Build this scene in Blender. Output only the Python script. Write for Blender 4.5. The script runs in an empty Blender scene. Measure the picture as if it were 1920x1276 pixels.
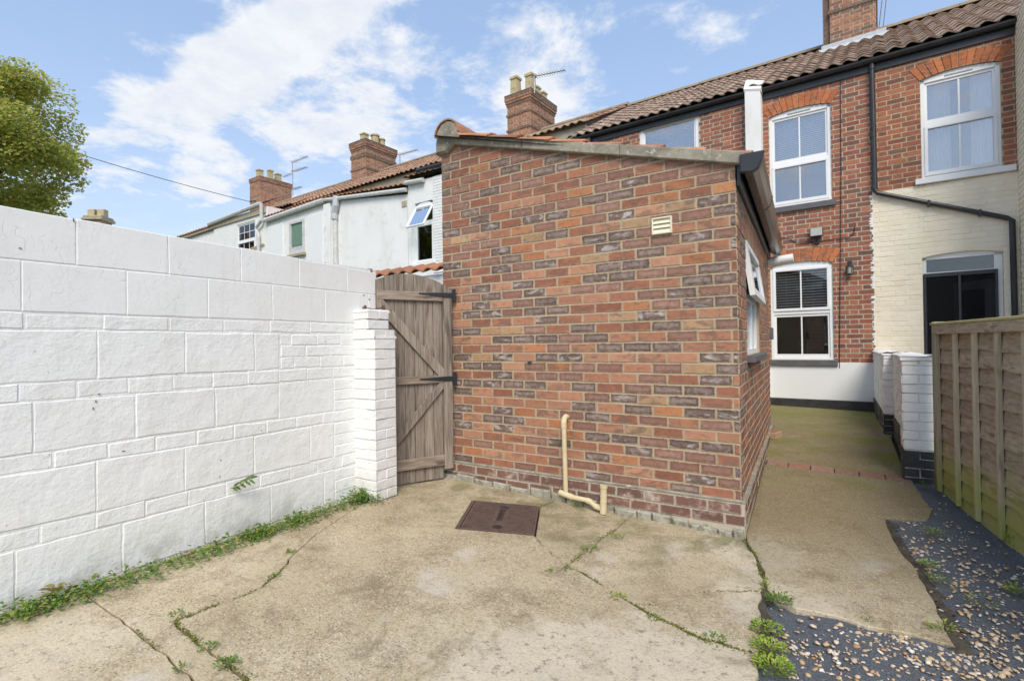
import bpy, math, random
from mathutils import Vector, Matrix
random.seed(7)
S = bpy.context.scene
# ------------------------------------------------------------------ camera
RHO = .0141; F = 960.; CX, CY = 960., 638.; PH = math.atan(8/960); TH = math.radians(32.6)
C = (.595, -3.858, 1.312)
_h = (-math.sin(TH), math.cos(TH), 0); RT = (math.cos(TH), math.sin(TH), 0)
_c, _s = math.cos(PH), math.sin(PH)
FW = (_c*_h[0], _c*_h[1], _s); DN = (_s*_h[0], _s*_h[1], -_c); _n = math.hypot(1, RHO)
def ray(x, y):
    X = x-CX; Y = y-CY; a = (X-RHO*Y)/_n; b = (RHO*X+Y)/_n
    return [F*FW[i]+a*RT[i]+b*DN[i] for i in range(3)]
def pl(x, y, o, nn):
    d = ray(x, y); t = sum((o[i]-C[i])*nn[i] for i in range(3))/sum(d[i]*nn[i] for i in range(3))
    return tuple(C[i]+t*d[i] for i in range(3))
xi = [(RT[i]+RHO*DN[i])/_n for i in range(3)]; yi = [-(DN[i]-RHO*RT[i])/_n for i in range(3)]
cam = bpy.data.objects.new('camera', bpy.data.cameras.new('camera')); S.collection.objects.link(cam)
cam.matrix_world = Matrix(((xi[0], yi[0], -FW[0], C[0]), (xi[1], yi[1], -FW[1], C[1]), (xi[2], yi[2], -FW[2], C[2]), (0, 0, 0, 1)))
cam.data.sensor_width = 36; cam.data.lens = 18; cam.data.clip_end = 2000; cam.data.clip_start = .05
S.camera = cam
# ------------------------------------------------------------------ sky, sun, exposure
SUN_EL, SUN_AZ = 46, 148          # azimuth clockwise from +Y
W = bpy.data.worlds.new("World"); S.world = W; W.use_nodes = True; nt = W.node_tree; nt.nodes.clear()
def N_(t, typ, **k):
    n = t.nodes.new(typ)
    for a, b in k.items(): setattr(n, a, b)
    return n
def math_(t, op, a, b=None, clamp=False):
    n = N_(t, 'ShaderNodeMath', operation=op); n.use_clamp = clamp
    for i, v in enumerate((a, b)):
        if v is None: continue
        if isinstance(v, (int, float)): n.inputs[i].default_value = v
        else: t.links.new(v, n.inputs[i])
    return n.outputs[0]
def build_sky():
    sky = N_(nt, 'ShaderNodeTexSky', sky_type='NISHITA'); sky.sun_disc = False
    sky.sun_elevation = math.radians(SUN_EL); sky.sun_rotation = math.radians(SUN_AZ)
    sky.air_density = 1.0; sky.dust_density = 1.2; sky.ozone_density = 1.5
    tc = N_(nt, 'ShaderNodeTexCoord'); sep = N_(nt, 'ShaderNodeSeparateXYZ'); nt.links.new(tc.outputs['Generated'], sep.inputs[0])
    z = math_(nt, 'ADD', math_(nt, 'MAXIMUM', sep.outputs[2], 0.0), .12)
    cmb = N_(nt, 'ShaderNodeCombineXYZ'); nt.links.new(math_(nt, 'DIVIDE', sep.outputs[0], z), cmb.inputs[0]); nt.links.new(math_(nt, 'DIVIDE', sep.outputs[1], z), cmb.inputs[1])
    def noise(scale, detail, rough, vec=cmb.outputs[0], dist=0):
        n = N_(nt, 'ShaderNodeTexNoise'); n.inputs['Scale'].default_value = scale; n.inputs['Detail'].default_value = detail
        n.inputs['Roughness'].default_value = rough; n.inputs['Distortion'].default_value = dist; nt.links.new(vec, n.inputs['Vector']); return n.outputs[0]
    def smooth(v, a, b, lo=0., hi=1.):
        m = N_(nt, 'ShaderNodeMapRange', interpolation_type='SMOOTHSTEP'); nt.links.new(v, m.inputs[0])
        for i, q in enumerate((a, b, lo, hi)): m.inputs[i+1].default_value = q
        return m.outputs[0]
    def dot(vec):
        n = N_(nt, 'ShaderNodeVectorMath', operation='DOT_PRODUCT'); nt.links.new(tc.outputs['Generated'], n.inputs[0]); n.inputs[1].default_value = vec; return n.outputs['Value']
    def U(x, y): return Vector(ray(x, y)).normalized()
    def blob(x, y, rad, amp):   # cloud bank round a direction
        r = math.cos(rad); return smooth(dot(U(x, y)), r, 1-(1-r)*.1, 0, amp)
    big = noise(.8, 3, .5); med = noise(2.9, 9, .64, dist=.45); fine = noise(7., 8, .66)
    dens = math_(nt, 'ADD', math_(nt, 'MULTIPLY', med, .62), math_(nt, 'MULTIPLY', fine, .38))
    # long bright streak of cloud climbing from the tree to the zenith
    nrm = U(130, 345).cross(U(600, 30)).normalized(); dd = math_(nt, 'ABSOLUTE', math_(nt, 'ADD', dot(nrm), math_(nt, 'MULTIPLY', math_(nt, 'SUBTRACT', big, .5), .05)))
    band = smooth(dd, .012, .07, .24, 0)
    mask = band
    for b in ((480, 190, .26, .07), (720, 190, .34, .105), (860, 240, .24, .09), (620, 250, .26, .05), (1120, 110, .24, .135), (1050, 230, .14, .10), (400, 315, .07, .18),
              (330, 408, .10, .16), (1480, 90, .22, .11), (520, 20, .25, .05), (160, 155, .10, .08), (330, 150, .10, .07)):
        mask = math_(nt, 'ADD', mask, blob(*b))
    # the broken cloud carries on over the rest of the sky
    mask = math_(nt, 'ADD', mask, smooth(dot(Vector((_h[0], _h[1], .5)).normalized()), -.3, .55, .17, 0.))
    tot = math_(nt, 'ADD', dens, mask)
    cov = smooth(tot, .64, .82)
    cov = math_(nt, 'MULTIPLY', cov, .93)
    lowz = smooth(sep.outputs[2], 0., .55, .42, 0.)   # milky air toward the horizon
    cov2 = math_(nt, 'MAXIMUM', cov, lowz)
    mix = N_(nt, 'ShaderNodeMix', data_type='RGBA'); nt.links.new(cov2, mix.inputs[0])
    # slightly cool veil over the Nishita blue
    veil = N_(nt, 'ShaderNodeMix', data_type='RGBA'); veil.inputs[0].default_value = .5
    nt.links.new(sky.outputs[0], veil.inputs[6]); veil.inputs[7].default_value = (2.5, 3.5, 5.2, 1)
    nt.links.new(veil.outputs[2], mix.inputs[6])
    sh = N_(nt, 'ShaderNodeMix', data_type='RGBA'); nt.links.new(smooth(fine, .35, .7), sh.inputs[0])
    sh.inputs[6].default_value = (4.1, 4.3, 4.65, 1); sh.inputs[7].default_value = (4.75, 4.82, 4.95, 1)
    nt.links.new(sh.outputs[2], mix.inputs[7])
    bg = N_(nt, 'ShaderNodeBackground'); bg.inputs[1].default_value = .1; nt.links.new(mix.outputs[2], bg.inputs[0])
    o = N_(nt, 'ShaderNodeOutputWorld'); nt.links.new(bg.outputs[0], o.inputs[0])
build_sky()
sl = bpy.data.lights.new('sun', 'SUN'); sl.energy = 1.5; sl.angle = math.radians(28); sl.color = (1, .92, .80)
sun = bpy.data.objects.new('sun', sl); S.collection.objects.link(sun)
_e, _a = math.radians(SUN_EL), math.radians(SUN_AZ)
sd = Vector((math.sin(_a)*math.cos(_e), math.cos(_a)*math.cos(_e), math.sin(_e)))
sun.rotation_euler = sd.to_track_quat('Z', 'Y').to_euler(); sun.location = (5, -10, 12)
S.view_settings.view_transform = 'Standard'; S.view_settings.look = 'None'; S.view_settings.gamma = 1
S.view_settings.use_curve_mapping = False; S.view_settings.exposure = 1.02
S.render.engine = 'CYCLES'; S.cycles.transparent_max_bounces = 16

# ------------------------------------------------------------------ materials
def lnk(t, a, b): t.links.new(a, b)
def newmat(name):
    m = bpy.data.materials.new(name); m.use_nodes = True; t = m.node_tree; t.nodes.clear()
    b = N_(t, 'ShaderNodeBsdfPrincipled'); o = N_(t, 'ShaderNodeOutputMaterial'); lnk(t, b.outputs[0], o.inputs[0]); return m, t, b
def pos(t, st=(1, 1, 1), rot=0):
    g = N_(t, 'ShaderNodeNewGeometry'); mp = N_(t, 'ShaderNodeMapping'); mp.inputs['Scale'].default_value = st; mp.inputs['Rotation'].default_value = (0, 0, rot)
    lnk(t, g.outputs['Position'], mp.inputs[0]); return mp.outputs[0]
def noise(t, vec, sc, det=6, ro=.6, dist=0):
    n = N_(t, 'ShaderNodeTexNoise'); n.inputs['Scale'].default_value = sc; n.inputs['Detail'].default_value = det; n.inputs['Roughness'].default_value = ro
    n.inputs['Distortion'].default_value = dist; lnk(t, vec, n.inputs['Vector']); return n.outputs[0]
def ramp(t, v, stops):
    r = N_(t, 'ShaderNodeValToRGB'); e = r.color_ramp.elements
    while len(e) < len(stops): e.new(.5)
    for q, (p, c) in zip(e, stops): q.position = p; q.color = (*c, 1) if len(c) == 3 else c
    lnk(t, v, r.inputs[0]); return r.outputs[0]
def mixc(t, f, a, b, mode='MIX'):
    m = N_(t, 'ShaderNodeMix', data_type='RGBA', blend_type=mode)
    for i, v in ((0, f), (6, a), (7, b)):
        if isinstance(v, (int, float)): m.inputs[i].default_value = v
        elif isinstance(v, tuple): m.inputs[i].default_value = (*v, 1) if len(v) == 3 else v
        else: lnk(t, v, m.inputs[i])
    return m.outputs[2]
def rnd(t):   # one random number per object and per loose piece
    o = N_(t, 'ShaderNodeObjectInfo'); g = N_(t, 'ShaderNodeNewGeometry')
    return math_(t, 'FRACT', math_(t, 'ADD', o.outputs['Random'], g.outputs['Random Per Island']))
def step(t, v, a, b, lo=0., hi=1.):
    m = N_(t, 'ShaderNodeMapRange', interpolation_type='SMOOTHSTEP'); lnk(t, v, m.inputs[0])
    for i, q in enumerate((a, b, lo, hi)): m.inputs[i+1].default_value = q
    return m.outputs[0]
def bump(t, b, h, s, d=.01, prev=None):
    n = N_(t, 'ShaderNodeBump'); n.inputs['Strength'].default_value = s; n.inputs['Distance'].default_value = d; lnk(t, h, n.inputs['Height'])
    if prev is not None: lnk(t, prev, n.inputs['Normal'])
    lnk(t, n.outputs[0], b.inputs['Normal']); return n.outputs[0]
def vary(t, col, amt, r=None):
    h = N_(t, 'ShaderNodeHueSaturation'); lnk(t, col, h.inputs['Color']); r = r or rnd(t)
    lnk(t, math_(t, 'ADD', math_(t, 'MULTIPLY', r, 2*amt), 1-amt), h.inputs['Value']); return h.outputs[0]
def M(name, cols, sc=6, rough=.8, bs=60, bst=.25, st=(1, 1, 1), var=0., dirt=None, metal=0, spec=.5, bd=.004):
    m, t, b = newmat(name); p = pos(t, st); c = ramp(t, noise(t, p, sc), [(.3+.4*i/max(1, len(cols)-1), q) for i, q in enumerate(cols)])
    if dirt: c = mixc(t, step(t, noise(t, pos(t), dirt[1], 8, .7), dirt[2], dirt[3], 0, dirt[4]), c, dirt[0])
    if var: c = vary(t, c, var)
    lnk(t, c, b.inputs['Base Color']); b.inputs['Roughness'].default_value = rough; b.inputs['Metallic'].default_value = metal
    b.inputs['Specular IOR Level'].default_value = spec
    if bst: bump(t, b, noise(t, p, bs, 5, .6), bst, bd)
    return m
def brickmat(name, cols, frame=None, centre=None, sharp=1., white=.0, smear=(.46, .355, .245), hue=(.42, .19, .105)):
    m, t, b = newmat(name); p = pos(t); r = rnd(t); r2 = math_(t, 'FRACT', math_(t, 'MULTIPLY', r, 7.3)); r3 = math_(t, 'FRACT', math_(t, 'MULTIPLY', r, 23.7))
    c = ramp(t, r, [(i/max(1, len(cols)-1), q) for i, q in enumerate(cols)])
    n1 = noise(t, p, 24, 8, .68); n2 = noise(t, pos(t, (1, 1, 2.2)), 9, 5, .6, .8)
    uv = N_(t, 'ShaderNodeUVMap'); sp = N_(t, 'ShaderNodeSeparateXYZ'); lnk(t, uv.outputs[0], sp.inputs[0])
    ex = math_(t, 'MULTIPLY', math_(t, 'ABSOLUTE', math_(t, 'SUBTRACT', sp.outputs[0], .5)), 2); ey = math_(t, 'MULTIPLY', math_(t, 'ABSOLUTE', math_(t, 'SUBTRACT', sp.outputs[1], .5)), 2)
    dx = math_(t, 'MULTIPLY', math_(t, 'SUBTRACT', 1, ex), 3.2); dy = math_(t, 'SUBTRACT', 1, ey); dm = math_(t, 'MINIMUM', dx, dy)
    c = mixc(t, step(t, n1, .38, .7, 0, .5), c, mixc(t, .5, c, (.12, .06, .045)))
    c = mixc(t, step(t, n2, .5, .72, 0, .55), c, hue)                       # warmer flashes
    c = mixc(t, step(t, math_(t, 'SUBTRACT', n2, math_(t, 'MULTIPLY', r3, .15)), .42, .28, 0, .6), c, (.17, .11, .09))   # smoky flashes
    if frame:
        d = math_(t, 'ADD', dm, math_(t, 'MULTIPLY', math_(t, 'SUBTRACT', noise(t, p, 20, 5, .65), .5), 1.1))
        k = step(t, d, .05, .85)
        cc = mixc(t, step(t, r, .2, .9), centre[0], centre[1]); cc = mixc(t, step(t, n1, .42, .62, 0, .55), cc, frame); cc = mixc(t, step(t, n2, .5, .66, 0, .6), cc, c)
        c = mixc(t, k, mixc(t, step(t, n2, .52, .7, 0, .6), frame, c), cc)
    c = mixc(t, step(t, noise(t, p, 9, 9, .75), .60-white*.25, .72, 0, .35+white), c, (.58, .5, .43))
    c = vary(t, c, .13, r2)
    e = math_(t, 'ADD', dm, math_(t, 'MULTIPLY', math_(t, 'SUBTRACT', noise(t, p, 34, 6, .7), .52), .75))
    c = mixc(t, step(t, e, .11, .0, 0, .8), c, smear)                      # mortar smeared over ragged arrises
    lnk(t, c, b.inputs['Base Color']); b.inputs['Roughness'].default_value = .88; b.inputs['Specular IOR Level'].default_value = .25
    nn = bump(t, b, noise(t, p, 130, 5, .7), .45, .005); bump(t, b, n1, .5, .006, nn); return m
MT = {}
MT['b_red'] = brickmat('brick_red', [(.31, .13, .08), (.375, .165, .10), (.28, .115, .075)])
MT['b_brown'] = brickmat('brick_brown', [(.25, .12, .085), (.31, .155, .11), (.23, .12, .09)], (.21, .11, .085), ((.31, .17, .125), (.35, .22, .17)))
MT['b_dark'] = brickmat('brick_dark', [(.14, .10, .085)], (.11, .078, .068), ((.31, .225, .185), (.22, .15, .12)), hue=(.3, .17, .11))
MT['b_pink'] = brickmat('brick_pink', [(.43, .205, .125), (.47, .25, .155), (.40, .185, .115)], hue=(.5, .235, .12))
MT['b_orange'] = brickmat('brick_orange', [(.45, .18, .085), (.49, .23, .11)])
MT['b_buff'] = brickmat('brick_buff', [(.45, .28, .155), (.47, .31, .18)], hue=(.45, .24, .12))
MT['b_plinth'] = brickmat('brick_plinth', [(.16, .085, .065), (.21, .11, .08), (.14, .085, .07)], white=.45, smear=(.45, .4, .33), hue=(.24, .12, .08))
MT['h_red'] = brickmat('brick_house_red', [(.37, .13, .075), (.43, .165, .095), (.33, .11, .07), (.27, .10, .07)], smear=(.42, .34, .25))
MT['h_dark'] = brickmat('brick_house_dark', [(.2, .10, .075), (.25, .12, .09), (.17, .09, .07)], smear=(.42, .34, .25), hue=(.33, .13, .08))
MT['h_arch'] = brickmat('brick_arch', [(.50, .165, .065), (.55, .2, .085), (.45, .15, .065)], smear=(.5, .38, .26), hue=(.55, .2, .08))
MT['ch_red'] = brickmat('brick_chimney', [(.42, .19, .11), (.47, .23, .14), (.35, .155, .1), (.26, .14, .1)])
MT['ch_grey'] = brickmat('brick_chimney_grey', [(.16, .12, .1), (.21, .16, .13)])
MT['mortar'] = M('mortar', [(.38, .29, .185), (.47, .37, .245), (.52, .42, .29)], 5, .95, 160, .6)
MT['mortar_h'] = M('mortar_pale', [(.45, .39, .30), (.56, .49, .39)], 7, .95, 160, .5)
MT['mortar_y'] = M('mortar_yellow', [(.46, .35, .2), (.58, .47, .3)], 7, .95, 160, .5)
MT['white'] = M('white_plastic', [(.80, .81, .81), (.84, .85, .85)], 3, .35, 30, .02)
MT['black'] = M('black_plastic', [(.02, .022, .026), (.035, .037, .042)], 4, .38, 40, .05)
MT['brownplastic'] = M('brown_plastic', [(.045, .034, .028), (.09, .07, .055)], 7, .22, 60, .08, st=(1, 1, 1))
MT['blackpaint'] = M('black_paint', [(.018, .018, .02), (.05, .05, .05)], 9, .6, 60, .5)
MT['slate'] = M('dark_sill', [(.09, .09, .095), (.14, .14, .145)], 12, .7, 80, .3)
MT['cream'] = M('cream_paint', [(.80, .70, .52), (.86, .78, .61), (.88, .81, .66)], 3, .75, 45, .6, var=.03, bd=.008)
MT['creamplain'] = M('cream_plain', [(.82, .73, .56), (.86, .79, .63)], 3, .75, 45, .4)
MT['cast'] = M('cast_iron', [(.075, .05, .04), (.12, .08, .062), (.15, .1, .075)], 18, .75, 120, .4)
MT['lead'] = M('lead', [(.42, .45, .48), (.58, .6, .62)], 14, .5, 60, .3)
MT['terra'] = M('clay_tile', [(.30, .12, .06), (.42, .18, .09), (.47, .24, .14)], 4, .85, 90, .3, var=.25, dirt=((.2, .17, .12), 5, .5, .7, .8))
MT['tile_brown'] = M('brown_pantile', [(.25, .17, .125), (.34, .235, .175), (.40, .30, .23)], 4, .85, 90, .3, var=.25, dirt=((.17, .15, .10), 3.3, .48, .7, .85))
MT['ridge'] = M('ridge_mortar', [(.26, .2, .13), (.36, .29, .2)], 6, .9, 60, .5)
MT['coping'] = M('weathered_coping', [(.17, .155, .12), (.29, .26, .2), (.38, .35, .28)], 9, .95, 70, .8, dirt=((.55, .53, .45), 22, .56, .66, .8))
MT['render'] = M('render_stained', [(.32, .27, .19), (.44, .38, .28), (.36, .33, .25)], 4, .95, 50, .5, dirt=((.17, .16, .12), 6, .5, .75, .6))
MT['wrender'] = M('white_render', [(.74, .74, .715), (.83, .83, .815), (.86, .86, .845)], 2.2, .85, 30, .35, st=(1, 1, .3), dirt=((.52, .5, .43), 3, .52, .74, .6))
MT['pot'] = M('buff_chimney_pot', [(.42, .35, .19), (.55, .47, .28)], 8, .85, 60, .2, dirt=((.2, .18, .13), 10, .52, .7, .6))
MT['metal'] = M('grey_metal', [(.28, .28, .28), (.4, .4, .4)], 30, .5, 60, .1, metal=.6)
MT['rust'] = M('rusty_iron', [(.06, .035, .025), (.17, .09, .055)], 60, .8, 90, .4)
MT['pipecream'] = M('cream_pipe', [(.60, .49, .28), (.70, .6, .4)], 10, .5, 60, .08, dirt=((.42, .33, .2), 18, .58, .7, .4))
MT['ventcream'] = M('vent_cream', [(.74, .68, .5), (.8, .75, .58)], 10, .45, 60, .05)
MT['soil'] = M('soil', [(.035, .03, .022), (.07, .055, .04), (.09, .08, .05)], 14, .95, 90, .8)
MT['grassfar'] = M('rough_ground', [(.05, .07, .025), (.08, .1, .04)], 1, .95, 30, .5)
MT['roomdark'] = M('room_wall', [(.2, .19, .17), (.26, .24, .21)], 3, .9, 30, .05)
MT['blind'] = M('blind', [(.86, .86, .85), (.9, .9, .89)], 3, .6, 30, .02)
MT['curtain'] = M('curtain', [(.80, .79, .74), (.86, .85, .8)], 3, .9, 200, .1)
MT['green_blind'] = M('green_sheet', [(.10, .20, .14), (.2, .32, .23)], 30, .6, 60, .3)
MT['screen'] = M('insect_screen', [(.022, .022, .024), (.034, .034, .036)], 8, .7, 400, .3)
MT['bark'] = M('bark', [(.07, .055, .04), (.13, .1, .075)], 8, .95, 40, .8, st=(1, 1, .2))
MT['stem'] = M('stem', [(.14, .17, .05), (.2, .2, .08)], 30, .8, 60, .1)
def woodmat(name, cols, st, dirt=None, var=.16):
    m, t, b = newmat(name); p = pos(t, st); r = rnd(t)
    ad = N_(t, 'ShaderNodeVectorMath', operation='ADD'); lnk(t, p, ad.inputs[0]); cx = N_(t, 'ShaderNodeCombineXYZ'); lnk(t, math_(t, 'MULTIPLY', r, 37), cx.inputs[0]); lnk(t, math_(t, 'MULTIPLY', r, 17), cx.inputs[1]); lnk(t, cx.outputs[0], ad.inputs[1])
    v = ad.outputs[0]; g = noise(t, v, 40, 8, .7, .6)
    c = ramp(t, g, [(.3, cols[0]), (.5, cols[1]), (.68, cols[2])])
    c = mixc(t, step(t, noise(t, v, 9, 3, .5, 1.5), .62, .70, 0, .6), c, tuple(q*.45 for q in cols[0]))
    if dirt:   # algae that has grown on the damp lower boards
        sp = N_(t, 'ShaderNodeSeparateXYZ'); lnk(t, pos(t), sp.inputs[0])
        k = math_(t, 'ADD', step(t, sp.outputs[2], dirt[1], dirt[2], .65, 0), math_(t, 'MULTIPLY', math_(t, 'SUBTRACT', noise(t, pos(t), 4, 6, .6), .5), .9), True)
        c = mixc(t, step(t, k, .2, .75, 0, .8), c, dirt[0])
    c = vary(t, c, var, r)
    lnk(t, c, b.inputs['Base Color']); b.inputs['Roughness'].default_value = .85; b.inputs['Specular IOR Level'].default_value = .2
    bump(t, b, g, .5, .003); return m
GC = ((.12, .095, .075), (.26, .215, .175), (.38, .33, .285))
MT['gate_v'] = woodmat('gate_board', GC, (1, 1, .07)); MT['gate_h'] = woodmat('gate_rail', ((.14, .105, .08), (.27, .215, .17), (.38, .32, .26)), (.12, .12, 1))
FCc = ((.28, .215, .145), (.43, .345, .24), (.54, .45, .33))
MT['fence_h'] = woodmat('fence_board', FCc, (1, .1, 1), ((.34, .37, .08), .1, .8)); MT['fence_v'] = woodmat('fence_batten', ((.38, .30, .2), (.54, .45, .31), (.62, .53, .39)), (1, 1, .08), ((.4, .42, .1), .1, .7))
MT['fence_post'] = woodmat('fence_post', ((.28, .3, .2), (.4, .42, .28), (.5, .5, .34)), (1, 1, .08), ((.2, .25, .06), .3, .9))
MT['fence_cap'] = woodmat('fence_cap', ((.3, .29, .11), (.46, .41, .2), (.55, .48, .28)), (1, .1, 1))

def white_block(name, keyed=False, rough_amt=1.):
    m, t, b = newmat(name); p = pos(t)
    c = ramp(t, noise(t, p, 2.2, 6, .6), [(.3, (.80, .80, .775)), (.7, (.87, .87, .86))])
    c = mixc(t, step(t, noise(t, p, 14, 9, .75), .66, .74, 0, .45), c, (.5, .48, .42))
    c = mixc(t, step(t, noise(t, pos(t, (3, 3, .35)), 4, 6, .65), .52, .8, 0, .4), c, (.66, .63, .54)); zz = N_(t, 'ShaderNodeSeparateXYZ'); lnk(t, p, zz.inputs[0]); c = mixc(t, math_(t, 'MULTIPLY', step(t, zz.outputs[2], .32, .03), step(t, noise(t, p, 6, 7, .7), .42, .62, 0, .6)), c, (.42, .42, .33))
    h1 = noise(t, pos(t, (1, 1, 1.6)), 34, 9, .68, .3)
    n = bump(t, b, h1, .42*rough_amt, .006); n = bump(t, b, noise(t, p, 7, 4, .6), .8*rough_amt, .014, n)
    pit = step(t, noise(t, p, 55, 5, .7), .66, .74); c = mixc(t, math_(t, 'MULTIPLY', pit, .35), c, (.4, .39, .35)); n = bump(t, b, pit, .8*rough_amt, -.006, n)
    if keyed:
        w = N_(t, 'ShaderNodeTexWave', wave_type='BANDS', bands_direction='Y', wave_profile='TRI'); w.inputs['Scale'].default_value = 5.5; w.inputs['Distortion'].default_value = 12
        w.inputs['Detail'].default_value = 1.2; w.inputs['Detail Scale'].default_value = 1.4; lnk(t, pos(t, (1, 1.1, 1.7)), w.inputs['Vector'])
        l = math_(t, 'MULTIPLY', step(t, w.outputs['Fac'], .90, .98), step(t, noise(t, p, 5, 4, .6), .44, .56))
        c = mixc(t, math_(t, 'MULTIPLY', l, .3), c, (.5, .5, .48)); n = bump(t, b, l, .3, -.003, n)
    lnk(t, c, b.inputs['Base Color']); b.inputs['Roughness'].default_value = .6; b.inputs['Specular IOR Level'].default_value = .3
    return m
MT['wb'] = white_block('white_painted_block'); MT['wk'] = white_block('white_keyed_block', True, .35); MT['wbrick'] = white_block('white_painted_brick', False, 1.2)

def glassmat(name, tint=(.86, .9, .9), base=.05):
    m = bpy.data.materials.new(name); m.use_nodes = True; t = m.node_tree; t.nodes.clear()
    tr = N_(t, 'ShaderNodeBsdfTransparent'); tr.inputs[0].default_value = (*tint, 1); gl = N_(t, 'ShaderNodeBsdfGlossy'); gl.inputs['Roughness'].default_value = .015
    gl.inputs[0].default_value = (.95, .97, 1, 1); fr = N_(t, 'ShaderNodeFresnel'); fr.inputs[0].default_value = 1.5
    mx = N_(t, 'ShaderNodeMixShader'); lnk(t, math_(t, 'ADD', fr.outputs[0], base, True), mx.inputs[0]); lnk(t, tr.outputs[0], mx.inputs[1]); lnk(t, gl.outputs[0], mx.inputs[2])
    o = N_(t, 'ShaderNodeOutputMaterial'); lnk(t, mx.outputs[0], o.inputs[0]); return m
MT['glass'] = glassmat('window_glass', (.95, .96, .96), base=.2); MT['glasslow'] = glassmat('window_glass_lower', (.85, .88, .88), base=.035)

CEM = ((.0, -1.75, .55), (-.45, -2.1, .5), (-.1, -2.5, .6), (-2.3, -3.1, .4), (.15, -.25, .3), (.45, -.95, .3), (.2, -.8, .25))
def concrete(name, moss=False):
    m, t, b = newmat(name); p = pos(t)
    big = noise(t, p, 1.1, 5, .6); c = ramp(t, big, [(.32, (.40, .325, .205)), (.5, (.50, .42, .275)), (.68, (.59, .51, .36))])
    c = mixc(t, step(t, noise(t, p, 3.4, 8, .7), .46, .66, 0, .6), c, (.25, .195, .12)); c = mixc(t, step(t, noise(t, p, 28, 8, .75), .5, .66, 0, .5), c, (.19, .15, .1)); c = mixc(t, step(t, noise(t, p, 45, 6, .7), .58, .68, 0, .5), c, (.66, .58, .46))
    # exposed aggregate
    v = N_(t, 'ShaderNodeTexVoronoi'); v.inputs['Scale'].default_value = 95; lnk(t, p, v.inputs['Vector'])
    sp = N_(t, 'ShaderNodeSeparateColor'); lnk(t, v.outputs['Color'], sp.inputs[0])
    st = ramp(t, sp.outputs[0], [(0, (.12, .095, .07)), (.3, (.3, .23, .15)), (.55, (.46, .33, .19)), (.8, (.55, .47, .36)), (1, (.72, .68, .6))])
    agg = math_(t, 'MULTIPLY', step(t, v.outputs['Distance'], .55, .25), step(t, noise(t, p, 1.7, 6, .65), .34, .56, .3, .9))
    c = mixc(t, agg, c, st)
    # pale smooth cement where the surface has survived
    sm = step(t, math_(t, 'ADD', noise(t, p, 1.9, 8, .62), math_(t, 'MULTIPLY', noise(t, p, .5, 2, .5), .5)), .83, .95)
    c = mixc(t, math_(t, 'MULTIPLY', sm, .8), c, (.57, .51, .42))
    c = mixc(t, step(t, noise(t, p, 16, 8, .7), .66, .74, 0, .7), c, (.12, .10, .07))
    for (cx_, cy_, r_) in CEM:
        q = N_(t, 'ShaderNodeVectorMath', operation='DISTANCE'); lnk(t, p, q.inputs[0]); q.inputs[1].default_value = (cx_, cy_, 0)
        k = step(t, math_(t, 'ADD', math_(t, 'DIVIDE', q.outputs['Value'], r_), math_(t, 'MULTIPLY', math_(t, 'SUBTRACT', noise(t, p, 4.5, 8, .68), .5), 2.2)), 1.05, .55, 0, .85)
        cc = mixc(t, step(t, noise(t, p, 26, 7, .75), .54, .63, 0, .85), (.62, .54, .40), (.2, .165, .12)); cc = mixc(t, step(t, noise(t, p, 8, 6, .6), .4, .7, 0, .35), cc, (.44, .38, .29)); c = mixc(t, k, c, cc)
    c = mixc(t, step(t, noise(t, pos(t, (1, 1, 1), .6), 2.3, 9, .72, .5), .53, .66, 0, .55), c, (.20, .155, .09))
    if moss:
        s = N_(t, 'ShaderNodeSeparateXYZ'); lnk(t, p, s.inputs[0])
        damp = step(t, math_(t, 'ADD', s.outputs[1], math_(t, 'MULTIPLY', big, 1.8)), -.3, 1.5, .0, 1.); c = mixc(t, damp, c, mixc(t, .72, c, (.18, .14, .07)))
        k = math_(t, 'MULTIPLY', step(t, math_(t, 'ADD', noise(t, p, 2.1, 7, .65), math_(t, 'MULTIPLY', s.outputs[1], .045)), .52, .78), step(t, s.outputs[1], .2, 2.2, .1, 1))
        c = mixc(t, math_(t, 'MULTIPLY', k, .62), c, (.17, .175, .035))
        edge = step(t, s.outputs[0], .55, 1.0, 0, .8); c = mixc(t, math_(t, 'MULTIPLY', math_(t, 'MULTIPLY', edge, step(t, noise(t, p, 4, 6, .6), .42, .6)), step(t, s.outputs[1], 1.2, 2.6)), c, (.19, .21, .03))
    else:
        s = N_(t, 'ShaderNodeSeparateXYZ'); lnk(t, p, s.inputs[0])
        k = math_(t, 'MULTIPLY', step(t, s.outputs[1], -1.3, -.1, 0, .7), step(t, noise(t, p, 3, 7, .65), .42, .62))
        c = mixc(t, k, c, (.17, .165, .065))
    gr_ = noise(t, p, 75, 5, .75); c = mixc(t, step(t, gr_, .50, .66, 0, .55), c, mixc(t, .6, c, (.09, .07, .045))); c = mixc(t, step(t, gr_, .46, .34, 0, .4), c, (.62, .53, .4))
    lnk(t, c, b.inputs['Base Color']); b.inputs['Roughness'].default_value = .92; b.inputs['Specular IOR Level'].default_value = .2
    h = math_(t, 'ADD', math_(t, 'MULTIPLY', v.outputs['Distance'], -.5), noise(t, p, 60, 6, .7)); bump(t, b, h, .55, .006); return m
MT['conc'] = concrete('concrete_yard'); MT['concp'] = concrete('concrete_path', True)
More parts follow.
